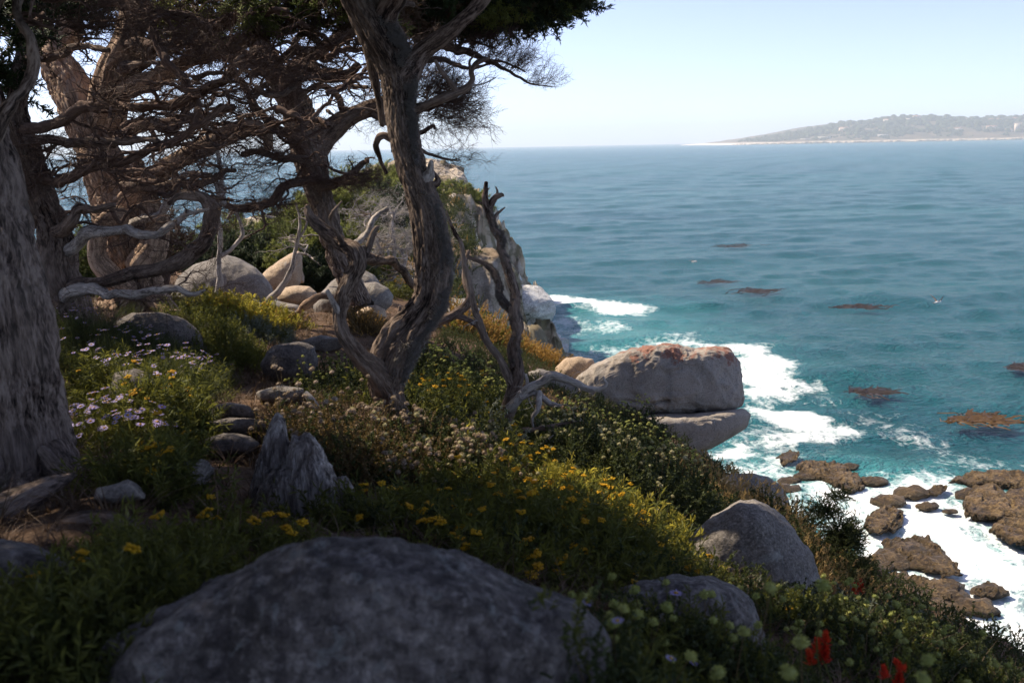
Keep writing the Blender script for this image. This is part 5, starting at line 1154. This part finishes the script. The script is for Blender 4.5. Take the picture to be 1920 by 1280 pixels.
# bare roots and fallen wood
def log(pts, mat, lab, name='fallen_log', gn=.25, extra=()):
    r = empty(name, base_of(pts), lab, 'log'); 
    for k, q in enumerate([pts]+list(extra)):
        path, rad = limb_path(q, gn, 31+k+int(pts[0][0])); V, F3, F4, bc = tube(path, rad, 32, .25, k); part('stem' if k == 0 else 'branch', mesh('stem', V, [F3, F4], mat, {'bark': bc}), r)
log([(-80,985,3.3,36),(0,955,3.4,32),(60,930,3.5,26),(110,905,3.6,14),(140,890,3.7,6)], M_BARKL, 'weathered grey root running down left from the left edge trunk')
log([(95,1010,3.3,8),(130,985,3.3,20),(190,975,3.3,22),(250,992,3.3,24),(300,1022,3.3,14),(330,1040,3.3,6)], M_BARKD, 'smooth dark root arching over the ground above the mottled slab')
log([(470,560,13.8,3),(505,580,13.8,5),(560,590,13.8,8),(620,598,13.8,5)], M_DEAD, 'thin pale stick lying along the foot of the grey shelf of rock')
log([(655,560,12.2,3),(630,560,12.3,6),(600,555,12.4,6),(575,570,12.5,8),(560,585,12.6,4)], M_BARKT, 'curved tan root looping out of the ground beside the tall grey brown boulder')
log([(572,735,5.7,4),(580,745,5.7,6),(592,762,5.7,6),(600,775,5.7,5)], M_TWIGP, 'bleached bone white broken branch poking out of the seed head shrub', gn=.3)
log([(800,610,13,8),(850,590,13,9),(880,560,13,7),(870,520,13.1,5),(878,470,13.2,3)], M_BARKD, 'dark bent deadwood right behind the centre trunk', extra=[[(850,590,13,6),(880,600,13,5),(905,620,13,3)]])

# --- jagged stump
sroot = empty('broken_stump', P(565, 990, 4.2), 'jagged grey weathered stump with two splintered spires behind the foreground boulder', 'stump')
def wood_mat():
    t = NT('stump_wood'); co = t.n('TexCoord').outputs[3]; a = t.noise(t.mapping(co, (26, 26, 3.5)), 1, 6, .65, .6); b = t.noise(t.mapping(co, (110, 110, 9)), 1, 4, .6); c = t.noise(co, 7, 4, .6)
    col = t.ramp(a, [(.36, (.06, .05, .045)), (.47, (.33, .285, .25)), (.62, (.62, .56, .5))]); col = t.mix(t.g(b, .4, .6), t.mix(.5, col, (.06, .05, .045)), col); col = t.mix(t.math('MULTIPLY', t.g(c, .5, .7), .4), col, (.28, .22, .18))
    return t.done(t.principled(col, .9, t.bump(t.math('ADD', a, t.math('MULTIPLY', b, .5)), 1, .03), .15))
M_WOOD = wood_mat()
for k, (pl, d, th, sd) in enumerate([([(568+(x-568)*1.2, y) for x, y in pl_], d_, th_, sd_) for pl_, d_, th_, sd_ in [
    ([(492,1040),(494,960),(503,915),(522,880),(548,868),(582,872),(612,895),(634,935),(645,975),(648,1040)], 4.17, .15, 7),
    ([(470,1040),(473,990),(485,930),(500,860),(512,810),(520,785),(529,776),(540,790),(544,830),(560,850),(590,900),(600,1040)], 4.25, .12, 1),
    ([(520,1040),(530,950),(540,880),(548,840),(553,818),(562,822),(572,813),(585,822),(600,850),(612,880),(630,920),(640,1000),(640,1040)], 4.15, .14, 2),
    ([(600,1040),(605,960),(612,905),(622,895),(636,894),(646,915),(652,960),(655,1040)], 4.1, .07, 3),
    ([(640,1040),(642,985),(646,948),(653,935),(660,955),(668,990),(670,1040)], 4.12, .04, 4), ([(655,1040),(652,990),(658,972),(664,960),(672,1000),(674,1040)], 4.2, .03, 5)]]):
    V, F = rock_shape(pl, d, th, 6, .62, .05, 5, sd, stretch=(1, 1, .14), smooth=0, ridge=.07); part('splinter', mesh('splinter', V, [F], M_WOOD), sroot)

# ------------------------------------------------------------------ cypress mats and crowns further out
def bush_tree(lab, key, blobs, trunk=None, mat=M_BARK, scl=1.0, name='cypress_tree', seed=0, cat='tree'):
    b = blobs[0]; T = Tree(lab, Vector(P(b[0], b[1], b[2])), name, seed=seed)
    if cat != 'tree': T.root['category'] = cat
    for q in trunk or []: T.limb(q, mat, 'trunk' if q is trunk[0] else 'branch', gnarl=.3, bark=.15)
    T.crown(key, blobs, scl); return T
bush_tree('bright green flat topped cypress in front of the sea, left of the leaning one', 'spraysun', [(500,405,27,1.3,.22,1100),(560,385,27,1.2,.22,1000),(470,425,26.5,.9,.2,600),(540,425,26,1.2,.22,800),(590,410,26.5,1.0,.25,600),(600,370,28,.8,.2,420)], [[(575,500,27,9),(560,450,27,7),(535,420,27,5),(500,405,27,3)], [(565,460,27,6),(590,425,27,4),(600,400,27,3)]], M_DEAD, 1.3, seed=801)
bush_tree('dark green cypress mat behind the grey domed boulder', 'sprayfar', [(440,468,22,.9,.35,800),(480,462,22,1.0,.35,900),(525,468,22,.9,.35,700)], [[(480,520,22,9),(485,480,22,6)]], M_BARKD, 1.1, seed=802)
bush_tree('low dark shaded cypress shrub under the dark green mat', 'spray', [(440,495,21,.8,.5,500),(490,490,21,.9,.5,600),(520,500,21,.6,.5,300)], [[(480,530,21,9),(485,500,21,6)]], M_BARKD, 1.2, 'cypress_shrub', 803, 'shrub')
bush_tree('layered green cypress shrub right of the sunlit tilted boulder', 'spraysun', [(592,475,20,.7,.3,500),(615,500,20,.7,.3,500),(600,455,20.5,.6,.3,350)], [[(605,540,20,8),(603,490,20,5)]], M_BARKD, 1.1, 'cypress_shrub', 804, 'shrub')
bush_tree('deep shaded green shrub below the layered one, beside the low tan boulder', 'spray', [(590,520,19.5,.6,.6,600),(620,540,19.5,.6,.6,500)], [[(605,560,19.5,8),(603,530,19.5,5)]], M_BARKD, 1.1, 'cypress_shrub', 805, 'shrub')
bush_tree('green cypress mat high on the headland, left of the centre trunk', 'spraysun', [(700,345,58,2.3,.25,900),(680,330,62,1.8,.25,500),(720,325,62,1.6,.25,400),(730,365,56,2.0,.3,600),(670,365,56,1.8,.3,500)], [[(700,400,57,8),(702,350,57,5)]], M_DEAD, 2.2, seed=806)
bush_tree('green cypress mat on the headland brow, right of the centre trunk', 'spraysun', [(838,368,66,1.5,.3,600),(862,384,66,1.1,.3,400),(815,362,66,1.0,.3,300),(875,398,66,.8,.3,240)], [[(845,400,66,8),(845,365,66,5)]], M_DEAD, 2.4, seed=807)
bush_tree('brownish green cypress mass between the leaning cypress and centre trunk', 'spray', [(690,400,45,2.0,.4,900),(730,410,45,1.6,.4,600),(660,420,42,1.5,.4,600)], [[(700,450,44,8),(700,410,44,5)]], M_BARKD, 2.0, seed=808)
bush_tree('small bright green mound between the round boulder and the centre trunk', 'spraysun', [(750,568,16.5,.3,.6,260)], [[(750,590,16.5,5),(750,575,16.5,3)]], M_BARKD, .6, 'shrub', 809, 'shrub')
bush_tree('brown leafless cypress at the far left behind the great tan trunk', 'spraybrown', [(300,455,17,1.0,.8,900),(330,440,17,.8,.8,500)], [[(310,560,17,10),(312,470,17,7)]], M_BARKR, 1.2, seed=810)
bush_tree('yellow green shrub glimpsed between the dark trunk and the great tan trunk', 'sprayfar', [(165,510,16,.6,.7,500),(170,545,16,.5,.6,300)], [[(168,575,16,7),(168,530,16,4)]], M_BARKR, .9, 'shrub', 811, 'shrub')
bush_tree('dark rounded bush standing on the edge against the white surf', 'shrub', [(1562,965,7.3,.13,.9,420),(1580,1000,7.2,.19,.9,800),(1592,1050,7.1,.19,.9,800),(1555,1040,7.3,.17,.9,600),(1600,1085,7.0,.16,.9,500)], [(1570,1150,7.2,5),(1575,1080,7.2,4),(1572,1010,7.2,2)] and [[(1570,1150,7.2,5),(1575,1080,7.2,4),(1572,1010,7.2,2)]], M_BARKD, .42, 'coastal_bush', 812, 'shrub')
# ------------------------------------------------------------------ shrubs, herbs and flowers
_pth = np.array([P(*q)[:2] for q in [(450,1010,3.9),(452,870,5.3),(440,800,6.2),(462,740,7.4),(520,700,8.6),(575,655,10.6),(640,605,13.6),(740,590,17)]])
def off_path(x, y, w=.14):
    p = np.stack([x, y], 1); d = np.full(len(p), 9.)
    for i in range(len(_pth)-1): d = np.minimum(d, seg_d(p, _pth[i], _pth[i+1]))
    return d > w*(1+y*.09)
def mound_pts(mounds, n, rg, shell=.5, sink=.1):
    """mounds: (px, py of the foot, d, radius m, height m). Returns points, directions, top heights"""
    w = np.array([m[3]**2 for m in mounds]); w = w/w.sum(); A, B = [], []
    for m, k in zip(mounds, w):
        k = int(n*k)+1; c = P(m[0], m[1], m[2]); an = rg.uniform(0, 6.283, k); rr = np.sqrt(rg.random(k))
        wob = 1+.25*np.sin(an*3+m[0])+.15*np.sin(an*5+m[1]); x = c[0]+np.cos(an)*rr*m[3]*wob; y = c[1]+np.sin(an)*rr*m[3]*wob
        z0 = H(x, y); u = rg.random(k)**shell; top = m[4]*np.sqrt(np.maximum(1-rr**2.2, 0))
        q = np.stack([x, y, z0], 1)*(2.2/max(m[3], .3)); lum = .75+.5*pn(q, 3)
        z = z0+top*u*lum-sink
        A.append(np.stack([x, y, z], 1)); B.append(np.stack([np.cos(an)*rr*1.0, np.sin(an)*rr*1.0, .75+.4*u], 1)+rg.normal(size=(k, 3))*.28)
    A = np.concatenate(A); B = np.concatenate(B); k_ = off_path(A[:, 0], A[:, 1]); return A[k_], B[k_]
def heads_pts(mounds, n, rg, lift=.04, clump=0):
    A, B = mound_pts(mounds, n, rg, .05, 0)
    if clump: keep = pn(A*clump, 8) > -.05; A, B = A[keep], B[keep]
    A[:, 2] += lift*rg.uniform(.3, 1.6, len(A)); B[:, 2] += 1.0; return A, B
def shrub(name, label, mounds, layers, heads=(), cat='shrub', group=None, seed=0, kind=None, single=None):
    """layers: (key, count, scale); heads: (key, count, scale, lift, part name); single: heads built as separate parts"""
    rg = np.random.default_rng(seed+900); m = mounds[0]; c = P(m[0], m[1], m[2]); c[2] = ground_z(c[0], c[1])
    root = empty(name, c, label, cat, group)
    mounds = [(a_, b_, d_, r_, h_*(1.3 if d_ > 5 else (.75 if name == 'yellow_herb' and d_ < 4.2 else 1))) for a_, b_, d_, r_, h_ in mounds]
    for j, (key, n, s) in enumerate(layers):
        A, B = mound_pts(mounds, n, rg, .5, .2*s); scatter('foliage' if j == 0 else 'undergrowth_stems', key, A, B, s*rg.uniform(.7, 1.2, len(A)), root, rg)
    for key, n, s, lift, pname in heads:
        A, B = heads_pts(mounds, n, rg, lift, 2.5); scatter(pname, key, A, B, s*rg.uniform(.7, 1.2, len(A)), root, rg)
    for key, n, s, lift, pname in (single or ()):
        A, B = heads_pts(mounds, n, rg, lift); E = euler_from_dir(B, rg.uniform(0, 6.28, len(B)))
        for k in range(min(n, len(A))):
            o = bpy.data.objects.new(pname, HEADS[key][k % len(HEADS[key])]); COL.objects.link(o); o.parent = root; o.location = Vector(A[k])-root.location; o.rotation_euler = E[k]; o.scale = (s*rg.uniform(.75, 1.2),)*3
    return root
YH = 'flower_head'; SH = 'seed_head'
# yellow flowered herbs, near
shrub('yellow_herb', 'bushy green herb with orange yellow flower heads just left of the broken stump', [(350,985,3.9,.26,.36),(400,1000,3.8,.2,.3),(300,975,4.0,.2,.26),(370,950,4.2,.22,.3)], [('herb',900,.9),('shrubgreen',200,.6)], (), seed=1, single=[('umbel',18,.8,.03,YH)])
shrub('yellow_herb', 'low herb with yellow heads in front of the stump foot, against the big foreground boulder', [(500,1120,3.2,.2,.1),(560,1110,3.3,.14,.06),(430,1110,3.2,.22,.12),(350,1110,3.1,.2,.14)], [('herb',560,.6)], (), seed=2, single=[('umbel',13,.8,.05,YH)])
shrub('green_herb', 'dark soft green herb along the left flank of the big foreground boulder', [(230,1240,2.5,.26,.22),(120,1270,2.3,.26,.22),(330,1170,2.8,.22,.2),(20,1260,2.4,.25,.2),(180,1340,2.1,.2,.2),(60,1420,2,.25,.2),(280,1130,3.0,.15,.14)], [('herb',1500,.75)], (), seed=3, single=[('umbel',7,.7,.03,YH)])
# main yellow bank right of the stump
shrub('yellow_herb', 'long bank of feathery green herb with many golden heads behind the big foreground boulder', [(950,1100,3.6,.25,.12),(1050,1112,3.7,.25,.13),(1130,1125,3.8,.22,.13),(880,1090,3.6,.22,.12),(720,1060,4.0,.3,.25),(820,1070,4.1,.32,.26),(920,1080,4.2,.34,.28),(1020,1085,4.3,.34,.3),(1110,1085,4.5,.32,.3),(1180,1085,4.6,.26,.26),(1000,1000,5.0,.36,.28),(1100,1010,5.1,.36,.3),(900,980,5.0,.34,.26)], [('herb',4300,.95),('shrubgreen',500,.8)], (), seed=4, single=[('umbel',120,.8,.04,YH)])
shrub('yellow_herb', 'sunlit strip of yellow green herb at the crest of the golden bank', [(960,930,6.0,.3,.22),(1020,950,5.9,.32,.25),(1090,985,5.7,.32,.28),(1150,1020,5.4,.3,.28),(1195,1060,5.1,.26,.26)], [('gold',1100,.95),('herb',700,1.0),('orange',260,.6)], [('umbel',130,.7,.04,YH)], seed=5)  # yellower sprigs put the backlit glow into the leaf colour
# cream seed-head shrubs
shrub('seed_head_shrub', 'brown stemmed shrub with pinkish cream seed heads behind the stump', [(600,880,5.1,.36,.3),(560,850,5.3,.34,.3),(680,880,5.2,.36,.32),(640,840,5.6,.36,.3),(520,830,5.5,.22,.2)], [('dry',1700,.9),('shrub',1300,.8)], [('pomdry',170,.75,.05,SH)], seed=6, single=[('pomdry',34,.95,.12,SH)])
shrub('seed_head_shrub', 'grey green shrub crowded with cream seed heads right of the stump, above the golden bank', [(760,900,5.4,.4,.28),(850,910,5.5,.4,.28),(920,925,5.6,.34,.24),(780,860,5.8,.4,.26),(870,870,6.0,.36,.24)], [('shrub',2800,.85),('dry',900,.8)], [('pomdry',420,.9,.05,SH),('pom',150,.85,.05,SH)], seed=7)
# slope behind the centre trunk
shrub('dark_herb_bank', 'dark green bank with scattered small yellow flowers right behind the centre trunk', [(820,820,7.0,.5,.3),(880,800,7.5,.5,.32),(800,770,7.8,.45,.3),(900,760,8.2,.5,.35),(850,730,8.6,.5,.35),(780,740,8.3,.4,.3)], [('herb',1700,.9),('shrub',1500,1.0)], [('umbel',120,.7,.04,YH)], seed=8)
shrub('seed_head_shrub', 'rounded olive shrub with dense small heads between the centre trunk and the thin dead tree', [(840,700,9.6,.6,.5),(910,720,9.4,.6,.5),(930,760,8.9,.4,.4),(800,690,9.8,.5,.45),(860,670,10.4,.6,.5)], [('shrub',3800,1.1)], [('pomgreen',900,.9,.02,SH)], seed=9)
shrub('silver_shrub', 'silvery sage coloured twigs at the foot of the thin dead tree', [(900,830,7.2,.25,.25),(925,850,7.0,.22,.2),(880,800,7.4,.2,.25)], [('sage',420,1.0)], (), seed=10)
shrub('seed_head_shrub', 'wide dark shrub with pale green pompoms covering the slope below the overhanging boulder', [(1080,900,8.2,.55,.42),(1160,930,8.2,.55,.45),(1230,960,8.2,.55,.45),(1120,960,7.2,.5,.4),(1200,1000,7.0,.5,.45),(1270,1010,7.4,.45,.45),(1040,880,8.0,.45,.35)], [('shrub',5200,1.1)], [('pom',520,.95,.05,SH)], seed=11)
shrub('seed_head_shrub', 'dark yellow green shrub climbing the slope left of the overhanging boulder', [(1140,840,11,.6,.42),(1200,880,10.6,.6,.36),(1250,925,10.2,.55,.32),(1180,800,12.3,.55,.5),(1090,820,10.4,.55,.4),(1290,960,10.2,.45,.28),(1030,830,9.6,.5,.3)], [('shrub',5200,1.25)], [('pomgreen',700,1.0,.04,SH)], seed=12)
shrub('orange_grass', 'rust brown dry tuft under the bare roots left of the overhanging boulder', [(1060,790,10.8,.4,.22),(1100,790,11,.35,.22),(1030,775,11.2,.3,.2)], [('dry',700,1.0),('straw',120,.6)], (), seed=13)
shrub('dry_shrub', 'sunlit orange dry shrub on the slope edge left of the small mossy boulder', [(990,690,17.5,.55,.45),(1020,705,17,.45,.4),(960,680,18.2,.5,.45)], [('orange',1500,1.4)], (), seed=14)
shrub('dry_shrub', 'sunlit orange shrub between the twin stems of the thin dead tree', [(900,660,16.5,.6,.6),(870,665,16,.5,.5),(930,665,16.8,.5,.55)], [('orange',1200,1.4),('shrubgreen',300,1.3)], (), seed=15)
shrub('dry_shrub', 'small rusty shrub in front of the round grey boulder', [(680,625,12.4,.28,.3),(700,620,12.5,.22,.25)], [('dry',700,.9),('orange',120,.9)], (), seed=16)
shrub('green_cushion', 'small bright green cushion on the pale rocks above the sunlit orange shrub', [(920,612,21,.5,.3)], [('shrubgreen',260,1.6)], (), seed=17)
shrub('dark_shrub', 'dark green shrub clinging to the shaded cliff left of the white rocks', [(905,545,48,1.6,1.6)], [('shrub',900,3.5)], (), seed=18)
# left: daisies
shrub('daisy_bed', 'sunlit tuft of lavender daisies beside the foot of the left edge trunk', [(215,830,5.0,.24,.22),(170,830,5.0,.16,.18),(260,850,4.9,.2,.18)], [('grassgreen',260,.7),('herb',420,.8)], (), 'flower', seed=20, single=[('daisy',80,1.0,.07,'daisy_flower')])
shrub('yellow_herb', 'round dark bush dotted with orange yellow heads beside the stone steps', [(320,850,5.3,.3,.34),(285,840,5.4,.22,.3),(360,835,5.5,.2,.26)], [('herb',1250,.9),('shrub',300,.8)], (), seed=21, single=[('umbel',20,.75,.03,YH)])
shrub('yellow_herb', 'small yellow flowered herb behind the lavender daisies near the left edge trunk', [(205,770,6.2,.24,.26),(240,765,6.3,.22,.26)], [('herb',560,.9)], [], seed=22, single=[('umbel',12,.75,.03,YH)])
shrub('daisy_bed', 'broad bed of lavender daisies right of the left edge trunk', [(330,790,6.6,.45,.26),(385,790,6.7,.3,.26),(410,735,7.2,.28,.28),(270,730,7.2,.45,.26),(350,730,7.4,.5,.28),(200,710,7.6,.4,.24)], [('grass',1000,.8),('herb',1200,.9),('shrub',500,.8)], (), 'flower', seed=23, single=[('daisy',170,1.05,.08,'daisy_flower')])
shrub('daisy_bed', 'far shaded patch of small daisies at the foot of the dark trunks', [(200,670,8.4,.5,.24),(140,660,8.4,.4,.24),(270,690,8.2,.4,.2),(330,690,8.4,.4,.2)], [('shrub',1100,.9),('grass',500,.9)], [('daisy',130,.9,.05,'daisy_flower')], 'flower', seed=24)
# clearing
shrub('golden_herb', 'brightly sunlit yellow green herb in the clearing before the domed boulder', [(400,610,11.6,.4,.3),(440,612,11.6,.4,.28),(480,608,11.8,.35,.24),(510,605,12,.3,.2)], [('gold',1500,1.1),('orange',200,.9)], [('umbel',160,.7,.03,YH)], seed=25)  # yellow and orange sprigs imitate sun glow by their colour
shrub('silver_shrub', 'pale silvery herb cushion glowing in the sun beside the path', [(500,640,10.8,.42,.24),(460,640,10.8,.34,.22),(530,632,11,.26,.18)], [('sage',1100,.9),('herb',280,.8)], (), seed=26)
shrub('green_herb', 'shaded green herb bank below the silvery cushion', [(430,690,9.2,.45,.26),(400,670,9.6,.4,.26),(470,700,9.0,.3,.22),(380,640,10.6,.35,.3)], [('shrubgreen',900,1.0),('herb',800,.9)], (), seed=27)
shrub('dark_shrub', 'low dark shrub left of the centre tree fork', [(640,745,7.8,.4,.3),(600,760,7.4,.35,.28),(660,720,8.4,.4,.3)], [('shrub',1700,1.0)], [('pomgreen',120,.7,.03,SH)], seed=28)
shrub('dry_shrub', 'small brown shrub at the right end of the sunlit herb', [(545,612,12,.25,.2),(565,625,11.6,.2,.16)], [('dry',380,.9),('orange',120,.8)], (), seed=29)
# right side, near
shrub('dry_grass', 'dry straw coloured grass tuft arching above the peaked boulder', [(1350,960,9.6,.5,.1),(1290,950,9.8,.4,.1),(1410,975,9.2,.35,.1)], [('straw',210,1.0),('dry',500,1.0)], (), 'grass', seed=31)
shrub('dry_grass', 'dry golden grass heads between the peaked boulder and the dark rounded bush', [(1510,1080,7.0,.25,.1),(1530,1120,6.7,.22,.1),(1480,1010,8.2,.3,.1)], [('straw',110,.9),('dry',420,.9),('shrub',300,.8)], (), 'grass', seed=32)
shrub('dark_shrub', 'dark shrub hanging on the edge behind the peaked boulder', [(1450,1000,9.0,.4,.35),(1490,1050,8.0,.3,.35),(1400,1000,8.6,.4,.3)], [('shrub',1300,1.0),('dry',500,1.0)], (), seed=33)
shrub('green_herb', 'grey green scrub on the slope under the peaked boulder at the right', [(1600,1190,5.6,.35,.2),(1660,1210,5.4,.35,.22),(1560,1230,5.0,.35,.22),(1520,1220,5.2,.3,.16)], [('sage',650,.8),('shrub',1100,.8)], (), seed=34)
shrub('dark_shrub', 'dark shrub on the lower right edge with the surf behind it', [(1720,1230,5.0,.32,.3),(1770,1260,4.8,.3,.26),(1690,1200,5.4,.26,.24),(1820,1290,4.6,.25,.2)], [('shrub',2000,.8)], (), seed=35)
shrub('seed_head_shrub', 'green pompom shrub in the lower right corner, slightly sunlit', [(1600,1290,4.2,.35,.24),(1700,1300,4.1,.35,.24),(1500,1270,4.3,.3,.2),(1790,1330,3.9,.32,.22),(1650,1370,3.6,.35,.2)], [('shrubgreen',900,.8),('shrub',1700,.8)], [('pomgreen',110,.8,.05,SH)], seed=36, single=[('pomgreen',60,.8,.07,SH)])
shrub('seed_head_shrub', 'blurred dark shrub with pale green pompoms at the bottom centre right', [(1160,1290,2.35,.16,.3),(1120,1340,2.0,.17,.45),(1110,1290,2.2,.12,.4),(1200,1380,1.9,.18,.4),(1190,1230,2.6,.16,.18),(1250,1290,2.9,.26,.24),(1350,1310,2.8,.26,.24),(1180,1330,2.6,.2,.2),(1440,1330,2.9,.24,.24),(1300,1400,2.3,.26,.2)], [('shrub',3000,.7),('herb',700,.7)], (), seed=37, single=[('pomgreen',34,.9,.06,SH),('daisy',6,.8,.05,'daisy_flower')])
shrub('green_herb', 'dim green herb between the low boulder and the peaked boulder', [(1340,1130,4.6,.2,.14),(1260,1110,4.5,.2,.14),(1420,1180,4.4,.22,.14),(1480,1220,4.2,.2,.14)], [('herb',500,.8),('shrub',400,.7)], (), seed=38, single=[('umbel',9,.7,.04,YH)])
# bright seed heads held up close to the lens
def spray_heads(lab, items, key, s, stem=.22, name='seed_head_spray', pname=SH, cat='flower', mat=None):
    c = P(items[0][0], items[0][1]+60, items[0][2]); root = empty(name, c, lab, cat); rg = np.random.default_rng(len(items)); a = Acc()
    for k, (x, y, d) in enumerate(items):
        q = P(x, y, d); o = bpy.data.objects.new(pname, HEADS[key][k % len(HEADS[key])]); COL.objects.link(o); o.parent = root; o.location = Vector(q)-root.location; o.rotation_euler = (rg.normal()*.25, rg.normal()*.25, rg.uniform(0, 6)); o.scale = (s*rg.uniform(.85, 1.15),)*3
        foot = q+np.array([rg.normal()*.03, rg.normal()*.03, -stem]); V, F3, F4, bc = tube(smooth_path(np.array([foot, (foot+q)/2+rg.normal(size=3)*.01, q]), 9), np.full(9, .0016), 5); a.add(V, F3, F4)
    part('stems', a.mesh('stems', M_HERB), root, 'stuff'); return root
spray_heads('cluster of blurred pale green pompoms before the right end of the big foreground boulder', [(1040,1160,2.3),(1042,1128,2.3),(1072,1115,2.4),(1095,1118,2.4),(1005,1182,2.2),(1050,1192,2.2),(1048,1215,2.2),(1078,1222,2.1),(1110,1210,2.2),(1115,1238,2.1),(1018,1188,2.3)], 'pomgreen', .75)
spray_heads('larger blurred yellow green pompoms at the bottom right close to the lens', [(1445,1103,2.2),(1543,1098,2.2),(1502,1206,2.1),(1740,1238,2.0),(1478,1262,2.0),(1730,1272,1.9),(1250,1140,2.4),(1194,1152,2.4),(1346,1262,2.1),(1395,1185,2.3)], 'pomgreen', 1.05)
spray_heads('red paintbrush flowers at the bottom right with the tallest spike', [(1548,1200,2.5),(1532,1215,2.5),(1545,1232,2.5),(1520,1238,2.5)], 'brush', .6, .2, 'red_wildflower', 'red_spike')
spray_heads('pair of red flower spikes near the bottom edge at the far right', [(1690,1252,2.4),(1660,1264,2.4),(1685,1278,2.4)], 'brush', .5, .2, 'red_wildflower', 'red_spike')
spray_heads('three small red flowers right of the big foreground boulder', [(1110,1200,2.4),(1060,1238,2.3),(1075,1246,2.3)], 'brush', .42, .2, 'red_wildflower', 'red_spike')
spray_heads('lone red orange flower at the bottom edge below the pale pompoms', [(988,1268,2.2),(992,1272,2.2)], 'brush', .6, .2, 'red_wildflower', 'red_spike')
spray_heads('thin pink red flower spikes below the dark rounded bush on the edge', [(1614,1095,6.6),(1612,1110,6.6),(1600,1105,6.7),(1640,1128,6.4)], 'brush', .9, .2, 'red_wildflower', 'red_spike')
# headland vegetation and ground litter
def cover(name, key, label, boxes, n, s, seed, cat=None, thr=-1, slope=True):
    rg = np.random.default_rng(seed); A = []
    for (x0, x1, y0, y1) in boxes:
        x = rg.uniform(x0, x1, n); y = rg.uniform(y0, y1, n); A.append(np.stack([x, y], 1))
    A = np.concatenate(A); z = H(A[:, 0], A[:, 1]); A = np.column_stack([A, z]); keep = pn(A*np.array([.5, .5, 0]), seed) > thr
    keep &= off_path(A[:, 0], A[:, 1], .3 if key != 'duff' else 0); keep &= (A[:, 0] < np.interp(A[:, 1], EY, EX)+.8) & (z > 2); A = A[keep]; B = np.tile([0, 0, 1.], (len(A), 1))+rg.normal(size=A.shape)*.35
    o = scatter(name, key, A, B, s*rg.uniform(.6, 1.3, len(A)), None, rg); return tag(o, label, cat)
cover('leaf_litter', 'duff', 'brown twigs and dry litter strewn over the shaded ground', [(-5, 3, 2.2, 10), (-8, 2, 8, 20)], 4500, 1.0, 61)
cover('low_ground_cover', 'shrub', 'low dark leafy ground cover over the shaded slope', [(-.6, 3.2, 3.5, 8), (-.3, 3, 7, 14), (-1, 2, 12, 19)], 3600, .75, 62, thr=-.25)
cover('ground_grass', 'grass', 'thin dark grass under the left hand trees', [(-4.5, -1.2, 3, 9), (-7, -2, 8, 15)], 1100, .8, 63, thr=.0)
cover('headland_scrub', 'shrub', 'dark low scrub over the headland and the shaded cliff slope', [(-10, -.5, 24, 45), (-11, -1.4, 42, 66), (-4, 0, 26, 62)], 3400, 2.6, 64, thr=-.22)
cover('headland_dry_scrub', 'orange', 'rusty dry scrub patches on the headland slope', [(-7, -.8, 24, 42), (-9, -1.6, 40, 62)], 1200, 2.0, 65, thr=.05)
shrub('golden_herb', 'yellow flowering patch on the slope behind the centre tree fork', [(715,505,27,.6,.4),(770,520,26,.5,.4),(745,545,24,.5,.35)], [('herb',700,2)], [('umbel',380,1.8,.05,YH)], seed=40)
# whip like dead stalks with heads rising near the bleached branch
spray_heads('few tall dry stalks with round seed heads left of the bleached broken branch', [(522,748,5.3),(500,758,5.2),(488,792,5.1),(480,768,5.3),(470,803,5.1),(508,795,5.0),(530,770,5.3),(548,762,5.4),(592,716,5.6),(640,735,5.6),(652,728,5.6),(575,742,5.4),(690,705,5.6),(678,712,5.6)], 'pomdry', .8, .25, 'seed_head_spray')
